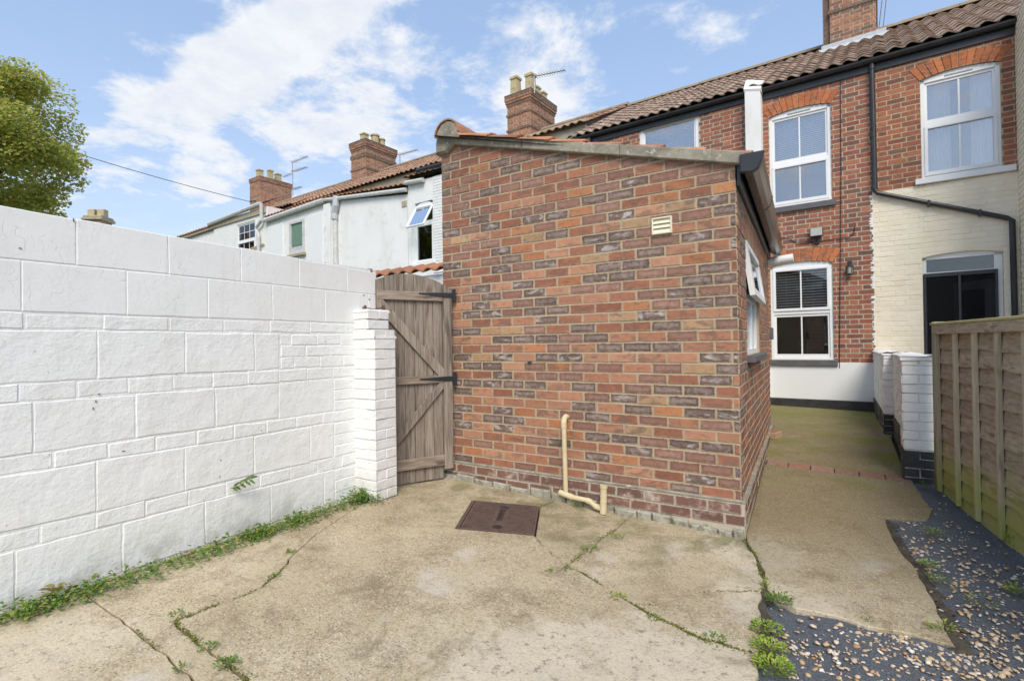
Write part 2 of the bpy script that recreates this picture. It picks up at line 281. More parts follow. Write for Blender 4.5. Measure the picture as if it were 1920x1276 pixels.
def fabric():
    m, t, b = newmat('weed_fabric'); p = pos(t)
    c = ramp(t, noise(t, p, 110, 6, .85), [(.3, (.035, .042, .052)), (.5, (.085, .094, .108)), (.72, (.27, .285, .31))])
    c = mixc(t, step(t, noise(t, p, 3, 6, .65), .5, .7, 0, .4), c, (.16, .165, .165))
    lnk(t, c, b.inputs['Base Color']); b.inputs['Roughness'].default_value = .9; bump(t, b, noise(t, p, 150, 4, .8), .7, .005)
    return m
MT['fabric'] = fabric()
def rampmat(name, stops, rough=.7, transl=0, sc=40, amt=.2):
    m, t, b = newmat(name); r = rnd(t); c = ramp(t, r, stops); p = pos(t)
    c = mixc(t, step(t, noise(t, p, sc, 4, .6), .4, .7, 0, amt), c, mixc(t, .5, c, (.05, .05, .02)))
    lnk(t, c, b.inputs['Base Color']); b.inputs['Roughness'].default_value = rough; b.inputs['Specular IOR Level'].default_value = .35
    if transl:
        ts = N_(t, 'ShaderNodeBsdfTranslucent'); lnk(t, c, ts.inputs[0]); mx = N_(t, 'ShaderNodeMixShader'); mx.inputs[0].default_value = transl
        lnk(t, b.outputs[0], mx.inputs[1]); lnk(t, ts.outputs[0], mx.inputs[2]); o = [n for n in t.nodes if n.type == 'OUTPUT_MATERIAL'][0]; lnk(t, mx.outputs[0], o.inputs[0])
    return m
MT['pebble'] = rampmat('pebble', [(0, (.62, .52, .38)), (.2, (.52, .33, .17)), (.35, (.7, .61, .48)), (.47, (.42, .22, .09)), (.6, (.58, .43, .26)), (.75, (.8, .75, .67)), (.88, (.3, .22, .16)), (1, (.68, .58, .44))], .6)
MT['weed'] = rampmat('weed_leaf', [(0, (.08, .18, .03)), (.4, (.12, .25, .04)), (.75, (.18, .31, .05)), (.92, (.36, .40, .06)), (1, (.45, .3, .08))], .6, .3)
MT['weedlight'] = rampmat('weed_leaf_light', [(0, (.17, .29, .03)), (.6, (.32, .43, .05)), (1, (.45, .5, .08))], .6, .3)
MT['leaf'] = rampmat('tree_leaf', [(0, (.30, .37, .08)), (.35, (.45, .51, .12)), (.65, (.60, .62, .16)), (.86, (.7, .64, .18)), (.95, (.58, .42, .13)), (1, (.45, .26, .1))], .55, .5, 2, .1)
MT['moss'] = rampmat('moss', [(0, (.09, .10, .02)), (.5, (.17, .18, .03)), (1, (.3, .32, .05))], .8, .2)
MT['dullleaf'] = rampmat('wall_plant_leaf', [(0, (.09, .16, .05)), (1, (.17, .26, .09))], .5, .25)

# ------------------------------------------------------------------ geometry helpers
COL = S.collection
class Fr:      # upright wall frame: u along, v = world height, d = outward
    def __init__(s, o, u):
        L = math.hypot(*u); s.u = (u[0]/L, u[1]/L); s.o = o; s.n = (s.u[1], -s.u[0])
    def p(s, u, v, d=0): return (s.o[0]+s.u[0]*u+s.n[0]*d, s.o[1]+s.u[1]*u+s.n[1]*d, v)
    def px(s, x, y, d=0):
        q = pl(x, y, (s.o[0]+s.n[0]*d, s.o[1]+s.n[1]*d, 0), (s.n[0], s.n[1], 0)); return ((q[0]-s.o[0])*s.u[0]+(q[1]-s.o[1])*s.u[1], q[2])
    def mat(s, u, v, d=0):
        q = s.p(u, v, d); return Matrix(((s.u[0], 0, s.n[0], q[0]), (s.u[1], 0, s.n[1], q[1]), (0, 1, 0, q[2]), (0, 0, 0, 1)))
class Pl:      # tilted frame (roofs): a, b, n axes
    def __init__(s, o, a, b): s.o = Vector(o); s.a = Vector(a).normalized(); s.b = Vector(b).normalized(); s.nn = s.a.cross(s.b).normalized()
    def p(s, u, v, d=0): return tuple(s.o+s.a*u+s.b*v+s.nn*d)
    def mat(s, u, v, d=0):
        q = s.o+s.a*u+s.b*v+s.nn*d; a, b, n = s.a, s.b, s.nn
        return Matrix(((a[0], b[0], n[0], q[0]), (a[1], b[1], n[1], q[1]), (a[2], b[2], n[2], q[2]), (0, 0, 0, 1)))
class LocalF:
    def p(s, u, v, d=0): return (u, v, d)
LF = LocalF()
def inset(poly, k):
    n = len(poly); out = []
    for i in range(n):
        a, b, c = poly[i-1], poly[i], poly[(i+1) % n]
        e1 = (b[0]-a[0], b[1]-a[1]); e2 = (c[0]-b[0], c[1]-b[1]); l1 = math.hypot(*e1) or 1; l2 = math.hypot(*e2) or 1
        n1 = (-e1[1]/l1, e1[0]/l1); n2 = (-e2[1]/l2, e2[0]/l2); q = 1+n1[0]*n2[0]+n1[1]*n2[1]; q = max(q, .35)
        out.append((b[0]+k*(n1[0]+n2[0])/q, b[1]+k*(n1[1]+n2[1])/q))
    return out
class MB:
    def __init__(s): s.v = []; s.f = []; s.uv = []; s.mi = []
    def face(s, pts, uv=None, mi=0):
        b = len(s.v); s.v += [tuple(p) for p in pts]; s.f.append(tuple(range(b, b+len(pts)))); s.uv.append(uv or [(.5, .5)]*len(pts)); s.mi.append(mi)
    def add(s, vs, fs, mi=0, uvs=None):
        b = len(s.v); s.v += [tuple(p) for p in vs]
        for k, f in enumerate(fs): s.f.append(tuple(b+i for i in f)); s.uv.append(uvs[k] if uvs else [(.5, .5)]*len(f)); s.mi.append(mi)
    def prism(s, poly, fr, d0, d1, ch=.003, mi=0, back=False):
        n = len(poly); b = len(s.v); pi = inset(poly, ch) if ch else poly
        xs = [p[0] for p in poly]; ys = [p[1] for p in poly]; x0, x1, y0, y1 = min(xs), max(xs), min(ys), max(ys)
        uvp = [((p[0]-x0)/(x1-x0+1e-9), (p[1]-y0)/(y1-y0+1e-9)) for p in poly]
        s.v += [fr.p(p[0], p[1], d0) for p in poly]+[fr.p(p[0], p[1], d1-ch) for p in poly]+([fr.p(p[0], p[1], d1) for p in pi] if ch else [])
        for i in range(n):
            j = (i+1) % n
            s.f.append((b+i, b+j, b+n+j, b+n+i)); s.uv.append([uvp[i], uvp[j], uvp[j], uvp[i]]); s.mi.append(mi)
            if ch: s.f.append((b+n+i, b+n+j, b+2*n+j, b+2*n+i)); s.uv.append([uvp[i], uvp[j], uvp[j], uvp[i]]); s.mi.append(mi)
        t = b+(2*n if ch else n); s.f.append(tuple(range(t, t+n))); s.uv.append(uvp); s.mi.append(mi)
        if back: s.f.append(tuple(range(b+n-1, b-1, -1))); s.uv.append(uvp[::-1]); s.mi.append(mi)
    def fb(s, fr, u0, u1, v0, v1, d0, d1, ch=.003, mi=0): s.prism([(u0, v0), (u1, v0), (u1, v1), (u0, v1)], fr, d0, d1, ch, mi, True)
    def box(s, x0, x1, y0, y1, z0, z1, ch=.003, mi=0):
        s.prism([(x0, y0), (x1, y0), (x1, y1), (x0, y1)], LF, z0, z1, ch, mi, True)
    def tube(s, path, r, n=8, mi=0, caps=True):
        path = [Vector(p) for p in path]; rs = r if isinstance(r, (list, tuple)) else [r]*len(path); b = len(s.v); up = None
        for i, p in enumerate(path):
            t = (path[min(i+1, len(path)-1)]-path[max(i-1, 0)]).normalized()
            if up is None: up = Vector((0, 0, 1)) if abs(t.z) < .9 else Vector((1, 0, 0))
            x = t.cross(up).normalized(); up = x.cross(t).normalized()
            for k in range(n): a = 2*math.pi*k/n; s.v.append(tuple(p+(x*math.cos(a)+up*math.sin(a))*rs[i]))
        for i in range(len(path)-1):
            for k in range(n):
                k2 = (k+1) % n; s.f.append((b+i*n+k, b+i*n+k2, b+(i+1)*n+k2, b+(i+1)*n+k)); s.uv.append([(.5, .5)]*4); s.mi.append(mi)
        if caps:
            e = b+(len(path)-1)*n; s.f.append(tuple(range(b+n-1, b-1, -1))); s.uv.append([(.5, .5)]*n); s.mi.append(mi); s.f.append(tuple(range(e, e+n))); s.uv.append([(.5, .5)]*n); s.mi.append(mi)
    def mesh(s, name, mats, L=(0, 0, 0), smooth=False):
        me = bpy.data.meshes.new(name); me.from_pydata([(x-L[0], y-L[1], z-L[2]) for x, y, z in s.v], [], s.f)
        for m in (mats if isinstance(mats, (list, tuple)) else [mats]): me.materials.append(MT[m] if isinstance(m, str) else m)
        uvl = me.uv_layers.new(name='UVMap'); flat = [c for f in s.uv for q in f for c in q]; uvl.data.foreach_set('uv', flat)
        me.polygons.foreach_set('material_index', s.mi)
        if smooth: me.polygons.foreach_set('use_smooth', [True]*len(s.f))
        me.update(); return me
    def part(s, name, mats, th, parent=None, smooth=False, stuff=False, label=None):
        o = bpy.data.objects.new(name, s.mesh(name, mats, th.L, smooth)); COL.objects.link(o); o.parent = parent or th.o
        if stuff: o['kind'] = 'stuff'
        if label: o['label'] = label
        return o
    def top(s, name, mats, label=None, cat=None, group=None, kind=None, smooth=False):
        L = (0, 0, 0)
        if kind is None and s.v:
            L = (sum(v[0] for v in s.v)/len(s.v), sum(v[1] for v in s.v)/len(s.v), min(v[2] for v in s.v))
        o = bpy.data.objects.new(name, s.mesh(name, mats, L, smooth)); o.location = L; COL.objects.link(o)
        for k, q in (('label', label), ('category', cat), ('group', group), ('kind', kind)):
            if q: o[k] = q
        return o
class Thing:
    def __init__(s, name, label, cat, loc=(0, 0, 0), group=None, kind=None):
        s.L = tuple(loc); s.o = bpy.data.objects.new(name, None); s.o.location = loc; s.o.empty_display_size = .2; COL.objects.link(s.o)
        if label: s.o['label'] = label
        if cat: s.o['category'] = cat
        if group: s.o['group'] = group
        if kind: s.o['kind'] = kind
    def place(s, name, me, M4, parent=None):
        o = bpy.data.objects.new(name, me); COL.objects.link(o); o.parent = parent or s.o; o.matrix_local = Matrix.Translation([-q for q in s.L]) @ M4; return o
def clip(poly, a, b, c):      # keep a*u+b*v<=c
    out = []
    for i in range(len(poly)):
        p, q = poly[i], poly[(i+1) % len(poly)]; dp = a*p[0]+b*p[1]-c; dq = a*q[0]+b*q[1]-c
        if dp <= 0: out.append(p)
        if dp*dq < 0: t = dp/(dp-dq); out.append((p[0]+t*(q[0]-p[0]), p[1]+t*(q[1]-p[1])))
    return out
def area(p): return abs(sum(p[i-1][0]*p[i][1]-p[i][0]*p[i-1][1] for i in range(len(p))))/2
def rect(u0, u1, v0, v1): return [(u0, v0), (u1, v0), (u1, v1), (u0, v1)]
def subtract(r, holes, mn=.018):
    rs = [r]
    for h in holes:
        out = []
        for (a, b, c, d) in rs:
            if b <= h[0] or a >= h[1] or d <= h[2] or c >= h[3]: out.append((a, b, c, d)); continue
            if a < h[0]-mn: out.append((a, h[0], c, d))
            if b > h[1]+mn: out.append((h[1], b, c, d))
            a2, b2 = max(a, h[0]), min(b, h[1])
            if c < h[2]-mn: out.append((a2, b2, c, h[2]))
            if d > h[3]+mn: out.append((a2, b2, h[3], d))
        rs = out
    return rs
def courses(u0, u1, v0, v1, gauge, length, joint, bond, holes=(), off=0., lines=(), wob=.0015):
    out = []; k = 0; v = v0
    while v < v1-.02:
        vt = min(v+gauge, v1)
        if bond == 'stretcher': pat = [length]; st = -length*(.5 if k % 2 else 0)
        else: pat = [length, length/2]; st = -(length*.75)*(k % 2)
        u = u0+st+off-(sum(pat) if off > 0 else 0); i = 0
        while u < u1-.01:
            w = pat[i % len(pat)]; a, b = max(u, u0), min(u+w, u1); u += w; i += 1
            if b-a < .02: continue
            j = joint/2; r = (a+(j if a > u0 else 0), b-(j if b < u1 else 0), v+j, vt-j)
            for q in subtract(r, holes):
                poly = rect(*q)
                for ln in lines: poly = clip(poly, *ln)
                if len(poly) < 3 or area(poly) < 3e-4: continue
                if len(poly) == 4: poly = [(x+random.uniform(-wob, wob), y+random.uniform(-wob, wob)) for x, y in poly]
                out.append((poly, k))
        v += gauge; k += 1
    return out
CAMV = Vector(C)
def wavy(poly, amp, seg=.06):
    out = []
    for i in range(len(poly)):
        a, b = poly[i], poly[(i+1) % len(poly)]; L = math.hypot(b[0]-a[0], b[1]-a[1]); k = max(1, int(L/seg))
        for j in range(k): t = j/k; out.append((a[0]+(b[0]-a[0])*t+random.uniform(-amp, amp), a[1]+(b[1]-a[1])*t+random.uniform(-amp, amp)))
    return out
def lay(th, sets, name='brick', limit=300, stuffname='brickwork', parent=None, ch=.0028):
    """sets: list of (frame, poly, mat, proud, minor). The largest in the photo become parts, the rest one part."""
    items = []
    for fr, poly, mat, pr in sets:
        cu = sum(p[0] for p in poly)/len(poly); cv = sum(p[1] for p in poly)/len(poly); q = Vector(fr.p(cu, cv)); d = q-CAMV
        n = Vector(fr.n+(0,)) if isinstance(fr, Fr) else fr.nn; dd = d.normalized()
        inv = (d.dot(Vector(FW)) > .2)
        items.append((area(poly)*abs(n.dot(dd))/d.length_squared if inv else 0, fr, poly, mat, pr, cu, cv))
    items.sort(key=lambda a: -a[0]); mats = sorted(set(i[3] for i in items)); rest = MB(); cache = {}
    for k, (sz, fr, poly, mat, pr, cu, cv) in enumerate(items):
        if k < limit:
            w = max(p[0] for p in poly)-min(p[0] for p in poly); h = max(p[1] for p in poly)-min(p[1] for p in poly)
            key = (mat, round(w*200), round(h*400), round(pr*400)) if len(poly) == 4 and abs(area(poly)/(w*h)-1) < .04 else None
            me = cache.get(key) if key else None
            if me is None:
                b = MB(); b.prism([(p[0]-cu, p[1]-cv) for p in poly], LF, -.004, pr, ch); me = b.mesh(name, mat)
                if key: cache[key] = me
            th.place(name, me, fr.mat(cu, cv), parent)
        else: rest.prism(poly, fr, -.004, pr, ch, mats.index(mat))
    if rest.f: rest.part(stuffname, mats, th, parent, stuff=True)
def wallface(mb, fr, u0, u1, v0, v1, holes=(), rev=.11, lines=(), mi=0, d=0.):
    us = sorted({u0, u1, *[h[0] for h in holes], *[h[1] for h in holes]}); vs = sorted({v0, v1, *[h[2] for h in holes], *[h[3] for h in holes]})
    for a, b in zip(us, us[1:]):
        for c, e in zip(vs, vs[1:]):
            mu, mv = (a+b)/2, (c+e)/2
            if mu < u0 or mu > u1 or any(h[0] < mu < h[1] and h[2] < mv < h[3] for h in holes): continue
            poly = rect(a, b, c, e)
            for ln in lines: poly = clip(poly, *ln)
            if len(poly) > 2: mb.face([fr.p(p[0], p[1], d) for p in poly], mi=mi)
    for h in holes:
        a, b, c, e = h
        for q in (((a, c), (a, e)), ((b, e), (b, c)), ((b, c), (a, c)), ((a, e), (b, e))):
            (x0, y0), (x1, y1) = q; mb.face([fr.p(x0, y0, d), fr.p(x1, y1, d), fr.p(x1, y1, d-rev), fr.p(x0, y0, d-rev)][::-1], mi=mi)

def gz(x, y):
    z = -.04-.033*max(min(x, 0), -2.8)
    if y > 0: z += .06*min(y, 3.6)+.012*max(0, y-3.6)
    return z
def gr(x, y, dz=0):
    z = 0
    for _ in range(25): p = pl(x, y, (0, 0, z), (0, 0, 1)); z = gz(p[0], p[1])+dz
    return p
FS = Fr((0, 0), (1, 0)); SS = Fr((0, 0), (-.0526, 1)); HF = Fr((.724, 5.785), (.9986, -.0523))
WF = Fr((-2.86, 0), (0, 1))          # white wall face, u = world y
# ------------------------------------------------------------------ ground
g = MB(); g.face([(-300, -300, -.16), (300, -300, -.16), (300, 300, -.16), (-300, 300, -.16)]); g.top('ground', 'grassfar', kind='structure')
g = MB()
ys = [-7, -3, 0, 2, 3.6, 5.9]; xs = [-4.5, -2.8, 0, 2.6]
for a, b in zip(xs, xs[1:]):
    for c, d in zip(ys, ys[1:]): g.face([(x, y, gz(x, y)-.055) for x, y in ((a, c), (b, c), (b, d), (a, d))])
g.top('soil_bed', 'soil', kind='structure')
def G(l): return [(q[0], q[1]) for q in (gr(*p) for p in l)]
def rough_line(pts, n=.0, seg=.07):   # resample with a ragged wobble
    out = []
    for (a, b) in zip(pts, pts[1:]):
        L = math.hypot(b[0]-a[0], b[1]-a[1]); k = max(1, int(L/seg))
        for i in range(k):
            t = i/k; w = n if 0 < i else n*.3; out.append((a[0]+(b[0]-a[0])*t+random.uniform(-w, w), a[1]+(b[1]-a[1])*t+random.uniform(-w, w)))
    out.append(pts[-1]); return out
R_ = lambda px, n=.012: rough_line(G(px), n, .06)
K = R_([(590, 1003), (560, 1030), (530, 1065), (490, 1100), (440, 1122), (330, 1162), (350, 1185), (400, 1225), (440, 1255), (470, 1276)])
K1 = R_([(215, 1150), (270, 1195), (320, 1235), (335, 1252), (365, 1276)])
c4a = R_([(1002, 1003), (1030, 1030), (1060, 1060)]); c4b = R_([(1060, 1060), (1110, 1085), (1150, 1115), (1190, 1133)]); c4c = R_([(1190, 1133), (1215, 1148), (1290, 1185), (1370, 1212), (1424, 1226)])
c6 = R_([(1190, 1133), (1230, 1134), (1300, 1110), (1360, 1108), (1427, 1108)])
c5 = R_([(1152, 992), (1105, 1028), (1060, 1060)]); c7a = R_([(1392, 1008), (1420, 1052), (1434, 1085), (1427, 1108)]); c7b = R_([(1427, 1108), (1424, 1226)]); c7c = R_([(1424, 1226), (1416, 1276)])
c3 = R_([(1060, 1060), (1045, 1070), (960, 1087), (900, 1075), (840, 1062), (780, 1080)], .006)
kext = (K[-1][0]+.35, -5.2); k1ext = (K1[-1][0]+.25, -5.2); rext = (c7c[-1][0]+.02, -5.2)
mh = G([(854, 990), (886, 937), (1012, 948), (1003, 1003)])     # manhole corners
slabs = []
slabs.append(c7a[::-1]+[(-.02, -.03)]+[(-.55, -.03), (c5[0][0], -.03)]+c5[1:]+c4b[1:]+c6[1:-1])
slabs.append(c7b[::-1][:-1]+[c6[-1]]+c6[::-1][1:]+c4c[1:-1])
slabs.append([(c5[0][0], -.03), (mh[2][0]+.03, -.03), (mh[2][0], mh[2][1])]+[mh[3]]+c4a[1:]+c5[::-1][1:])
main = [(mh[2][0]-.0, mh[2][1]), (mh[2][0]+.03, -.03), (-2.66, -.03), (-2.67, .35), (-3.4, .35), (-3.4, -.6), (-2.6, -.69), (-2.60, -.95), (-2.70, -.96)]+K+[kext, rext]+c7c[::-1]+c4c[::-1][1:]+c4b[::-1][1:]
slit = c3[1:]; main += [c3[0]]+[(x, y-.0035) for x, y in slit[:-1]]+[slit[-1]]+[(x, y+.0035) for x, y in slit[:-1]][::-1]+c4a[::-1]
main += [mh[3], mh[0], mh[1], (mh[2][0]-.001, mh[2][1]+.001)]
slabs.append(main)
slabs.append([(-2.70, -.965), (-2.80, -.965), (-2.80, K1[0][1])]+K1+[k1ext, kext]+K[::-1])
slabs.append([(-2.80, K1[0][1])]+[(-2.80, -5.2), k1ext]+K1[::-1])
yard = Thing('concrete_yard', None, None, kind='structure')
def slab(poly, mat, th, top=0., ins=.0045, thick=.05, name='slab', zf=gz):
    A = sum(poly[i-1][0]*poly[i][1]-poly[i][0]*poly[i-1][1] for i in range(len(poly)))
    if A < 0: poly = poly[::-1]
    pi = inset(poly, ins); p2 = inset(pi, .004)
    n = len(poly); vs = [(x, y, zf(x, y)-thick) for x, y in pi]+[(x, y, zf(x, y)+top-.006) for x, y in pi]+[(x, y, zf(x, y)+top) for x, y in p2]
    mb = MB(); fs = []
    for i in range(n):
        j = (i+1) % n; fs += [(i, j, n+j, n+i), (n+i, n+j, 2*n+j, 2*n+i)]
    fs.append(tuple(range(2*n, 3*n))); mb.add(vs, fs); return mb.part(name, mat, th)
for i, s_ in enumerate(slabs): slab(s_, 'conc', yard, (0, .003, -.008, 0, -.004, -.003)[i])
# path beside the shed
path = Thing('concrete_path', None, None, kind='structure')
pr_ = G([(1713, 904), (1730, 930), (1749, 955), (1738, 975), (1705, 972), (1662, 970), (1672, 1000), (1686, 1028), (1700, 1045), (1711, 1055), (1736, 1095), (1757, 1133), (1784, 1196), (1794, 1210)])
pb_ = G([(1740, 1196), (1694, 1183), (1627, 1173), (1568, 1153), (1492, 1139), (1450, 1120), (1436, 1100), (1432, 1070), (1417, 1040), (1400, 1016)])
ed = G([(1430, 868), (1713, 904)]); eu = G([(1430, 860), (1709, 895)])
sx = lambda y: -.0526*y+.03
slab(rough_line([(sx(ed[0][1]), ed[0][1]), ed[1]]+pr_[1:]+pb_+[(.02, .03)], .008, .08), 'concp', path, -.002)
slab([(sx(eu[0][1]), eu[0][1]), eu[1], (1.08, 2.2), (1.08, 3.6), (sx(3.6), 3.6)], 'concp', path, 0, .0005)
slab([(sx(3.6), 3.6), (1.1, 3.6), (1.17, 5.74), (-1.6, 5.88), (-1.6, 4.2), (sx(3.9), 3.9)], 'concp', path, 0, .0005)
for i in range(6):      # strip of clay tiles laid on edge
    t0, t1 = i/6, (i+1)/6; a0 = (sx(ed[0][1])+.02, ed[0][1]); a1 = ed[1]; b0 = (sx(eu[0][1])+.02, eu[0][1]); b1 = eu[1]
    L = lambda p, q, t: (p[0]+(q[0]-p[0])*t, p[1]+(q[1]-p[1])*t)
    if i < 6: slab([L(a0, a1, t0), L(a0, a1, t1), L(b0, b1, t1), L(b0, b1, t0)], 'b_brown', path, .002+.003*random.random(), .003, .05, 'edging_tile')
# weed fabric sheet, gently rumpled, in the bed on the right
fb = MB(); nx, ny = 44, 110; x0, x1, y0, y1 = -.35, 1.75, -5.2, 2.1
vs = []
for j in range(ny+1):
    for i in range(nx+1):
        x = x0+(x1-x0)*i/nx; y = y0+(y1-y0)*j/ny
        vs.append((x, y, gz(x, y)-.026+.009*math.sin(x*5+y*3)*math.sin(y*4.1-x*2)+.004*math.sin(x*17+y*9)+.004*random.random()))
fb.add(vs, [(j*(nx+1)+i, j*(nx+1)+i+1, (j+1)*(nx+1)+i+1, (j+1)*(nx+1)+i) for j in range(ny) for i in range(nx)])
fb.top('weed_fabric', 'fabric', kind='structure', smooth=True)

# ------------------------------------------------------------------ brick outhouse (shed)
shed = Thing('brick_outhouse', 'mottled red and purple brick outhouse with grey sloping verge in the middle of the yard', 'outhouse', (-1.3, 1.8, 0))
W_, LEDGE, GA = 2.66, .2, .08
zc = lambda u: 2.545-.277*u          # underside of the verge
SW0, SW1, SV0, SV1 = .62, 1.95, 1.2, 2.15
vline = (.277, 1, 2.545+.01)
wm = MB(); wallface(wm, FS, -W_, 0, -.1, 3.4, lines=[vline]); wallface(wm, SS, 0, 3.75, -.1, 2.5, [(SW0, SW1, SV0, SV1)], .10)
a = SS.p(3.75, 0)[:2]
for p, q in (((-W_, 0), (-W_, 3.75)), ((-W_, 3.75), a)):
    wm.face([(*p, -.1), (*q, -.1), (*q, zc(q[0])), (*p, zc(p[0]))])
wm.part('mortar_wall', 'mortar', shed)
sets = []
def shedmat(u, v, side=False):
    r = random.random(); t = v
    if t > 2.3: w = dict(b_brown=.36, b_red=.3, b_dark=.26, b_orange=.06, b_pink=.02)
    elif t > 1.35: w = dict(b_brown=.2, b_red=.2, b_dark=.32, b_orange=.07, b_pink=.17, b_buff=.03)
    elif t > .45: w = dict(b_brown=.18, b_red=.15, b_dark=.33, b_orange=.06, b_pink=.26, b_buff=.02)
    else: w = dict(b_brown=.35, b_red=.2, b_dark=.22, b_pink=.2, b_orange=.03)
    if u > -.3 and not side: w = dict(w, b_orange=.08, b_buff=.03)
    if side: w = dict(b_red=.38, b_brown=.32, b_dark=.12, b_orange=.14, b_pink=.04)
    s = sum(w.values())*r
    for k_, q in w.items():
        s -= q
        if s <= 0: return k_
    return 'b_red'
ventpos = FS.px(1224, 408)+FS.px(1261, 440)
for poly, k in courses(-W_, 0, LEDGE, 3.4, GA, .228, .011, 'stretcher', lines=[vline], off=.114):
    u, v = poly[0]; sets.append((FS, poly, shedmat(u, v), random.uniform(.004, .0085)))
for poly, k in courses(0, 3.75, LEDGE, 2.46, GA, .225, .011, 'stretcher', [(SW0, SW1, SV0-.06, SV1+.225)], off=.1125):
    u, v = poly[0]; sets.append((SS, poly, shedmat(u, v, True), random.uniform(.004, .008)))
nv = 18
for i in range(nv):     # soldier course over the side window
    u0 = SW0+(SW1-SW0)*i/nv; sets.append((SS, rect(u0+.005, u0+(SW1-SW0)/nv-.005, SV1+.004, SV1+.219), random.choice(['b_red', 'b_brown', 'b_red']), random.uniform(.004, .008)))
P2 = Fr((0, -.028), (1, 0)); P3 = Fr((.028, -.028), (-.0526, 1))
for poly, k in courses(-W_, .028, .035, .195, .08, .228, .011, 'stretcher', off=.05): sets.append((P2, poly, 'b_plinth', random.uniform(.003, .009)))
for poly, k in courses(0, 3.8, .035, .195, .08, .225, .011, 'stretcher'): sets.append((P3, poly, 'b_plinth', random.uniform(.003, .007)))
lay(shed, sets)
pm = MB(); pm.box(-W_, .026, -.026, .02, -.12, .192, 0); pm.prism([(0, -.12), (3.8, -.12), (3.8, .192), (0, .192)], P3, -.03, -.002, 0)
led = MB(); led.prism([(-W_, .192), (.03, .192), (.012, .213), (-W_, .213)], FS, -.01, .03, .006); led.prism([(-.02, .192), (3.8, .192), (3.8, .213), (-.005, .213)], SS, -.01, .03, .006)
pm.part('plinth', 'mortar_h', shed); led.part('plinth_ledge', 'coping', shed)
# rough whitish lumps and old foundation along the foot of the wall
MT['lump'] = M('limewashed_rubble', [(.13, .115, .08), (.35, .33, .27), (.52, .5, .44)], 16, .95, 60, 1., dirt=((.16, .18, .07), 8, .5, .7, .7))
rb = MB(); u = -W_
while u < .0:
    w = random.uniform(.09, .22); u1 = min(u+w, .03); z0 = gz(u, 0)-.05; z1 = gz(u, 0)+random.uniform(.035, .065)
    pts = [(u+.004, z0), (u1-.004, z0), (u1-.004-random.uniform(0, .01), z1-random.uniform(0, .01)), (u+.004, z1)]
    rb.prism(pts, P2, -.01, .022+random.uniform(0, .02), .009); u = u1
rb.part('footing_stones', 'lump', shed)
# verge slab (coping)
cp = MB(); n = 3
for i in range(n):
    u0 = -2.60+(2.66)*i/n; u1 = -2.60+(2.66)*(i+1)/n
    cp.prism([(u0+.002, zc(u0)), (u1-.001, zc(u1)), (u1-.001, zc(u1)+.085), (u0+.002, zc(u0)+.085)], FS, -.16, .05, .006, back=True)
cp.part('verge_coping', 'coping', shed)
zr = zc(-2.6)
# mortar haunch below ridge end
hb = MB(); hb.prism([(-2.70, zr-.09), (-2.56, zr-.10), (-2.45, zr-.02), (-2.40, zr+.05), (-2.43, zr+.15), (-2.49, zr+.195), (-2.56, zr+.212), (-2.63, zr+.19), (-2.68, zr+.13), (-2.70, zr+.02)], FS, -.12, .055, .02)
hb.part('ridge_end_mortar', 'coping', shed)
# ridge tiles, half round, run back along Y
def halfround(th, name, mat, p0, p1, r, seg=.42, th_=.016, parent=None):
    p0, p1 = Vector(p0), Vector(p1); d = (p1-p0); L = d.length; d.normalize(); side = Vector((-d.y, d.x, 0)).normalized(); up = Vector((0, 0, 1)); n = max(1, int(L/seg)); k = 9
    for i in range(n):
        mb = MB(); a = p0+d*(L*i/n); b = p0+d*(L*(i+1)/n-.012); vs = []
        for q, rr in ((a, r), (b, r), (a, r-th_), (b, r-th_)):
            for j in range(k+1): t = math.pi*j/k; vs.append(q+side*math.cos(t)*rr*(1+.02*(i % 2))+up*(math.sin(t)*rr+random.uniform(-.002, .002)))
        m = k+1; fs = []
        for j in range(k): fs += [(j, j+1, m+j+1, m+j), (2*m+j+1, 2*m+j, 3*m+j, 3*m+j+1), (j+1, j, 2*m+j, 2*m+j+1), (m+j, m+j+1, 3*m+j+1, 3*m+j)]
        fs += [(0, m, 3*m, 2*m), (k+m, k, 2*m+k, 3*m+k)]
        mb.add(vs, fs); mb.part(name, mat, th, parent, smooth=False)
halfround(shed, 'ridge_tile', 'terra', (-2.555, -.058, zr+.075), (-2.56, 3.8, zr+.075), .15)
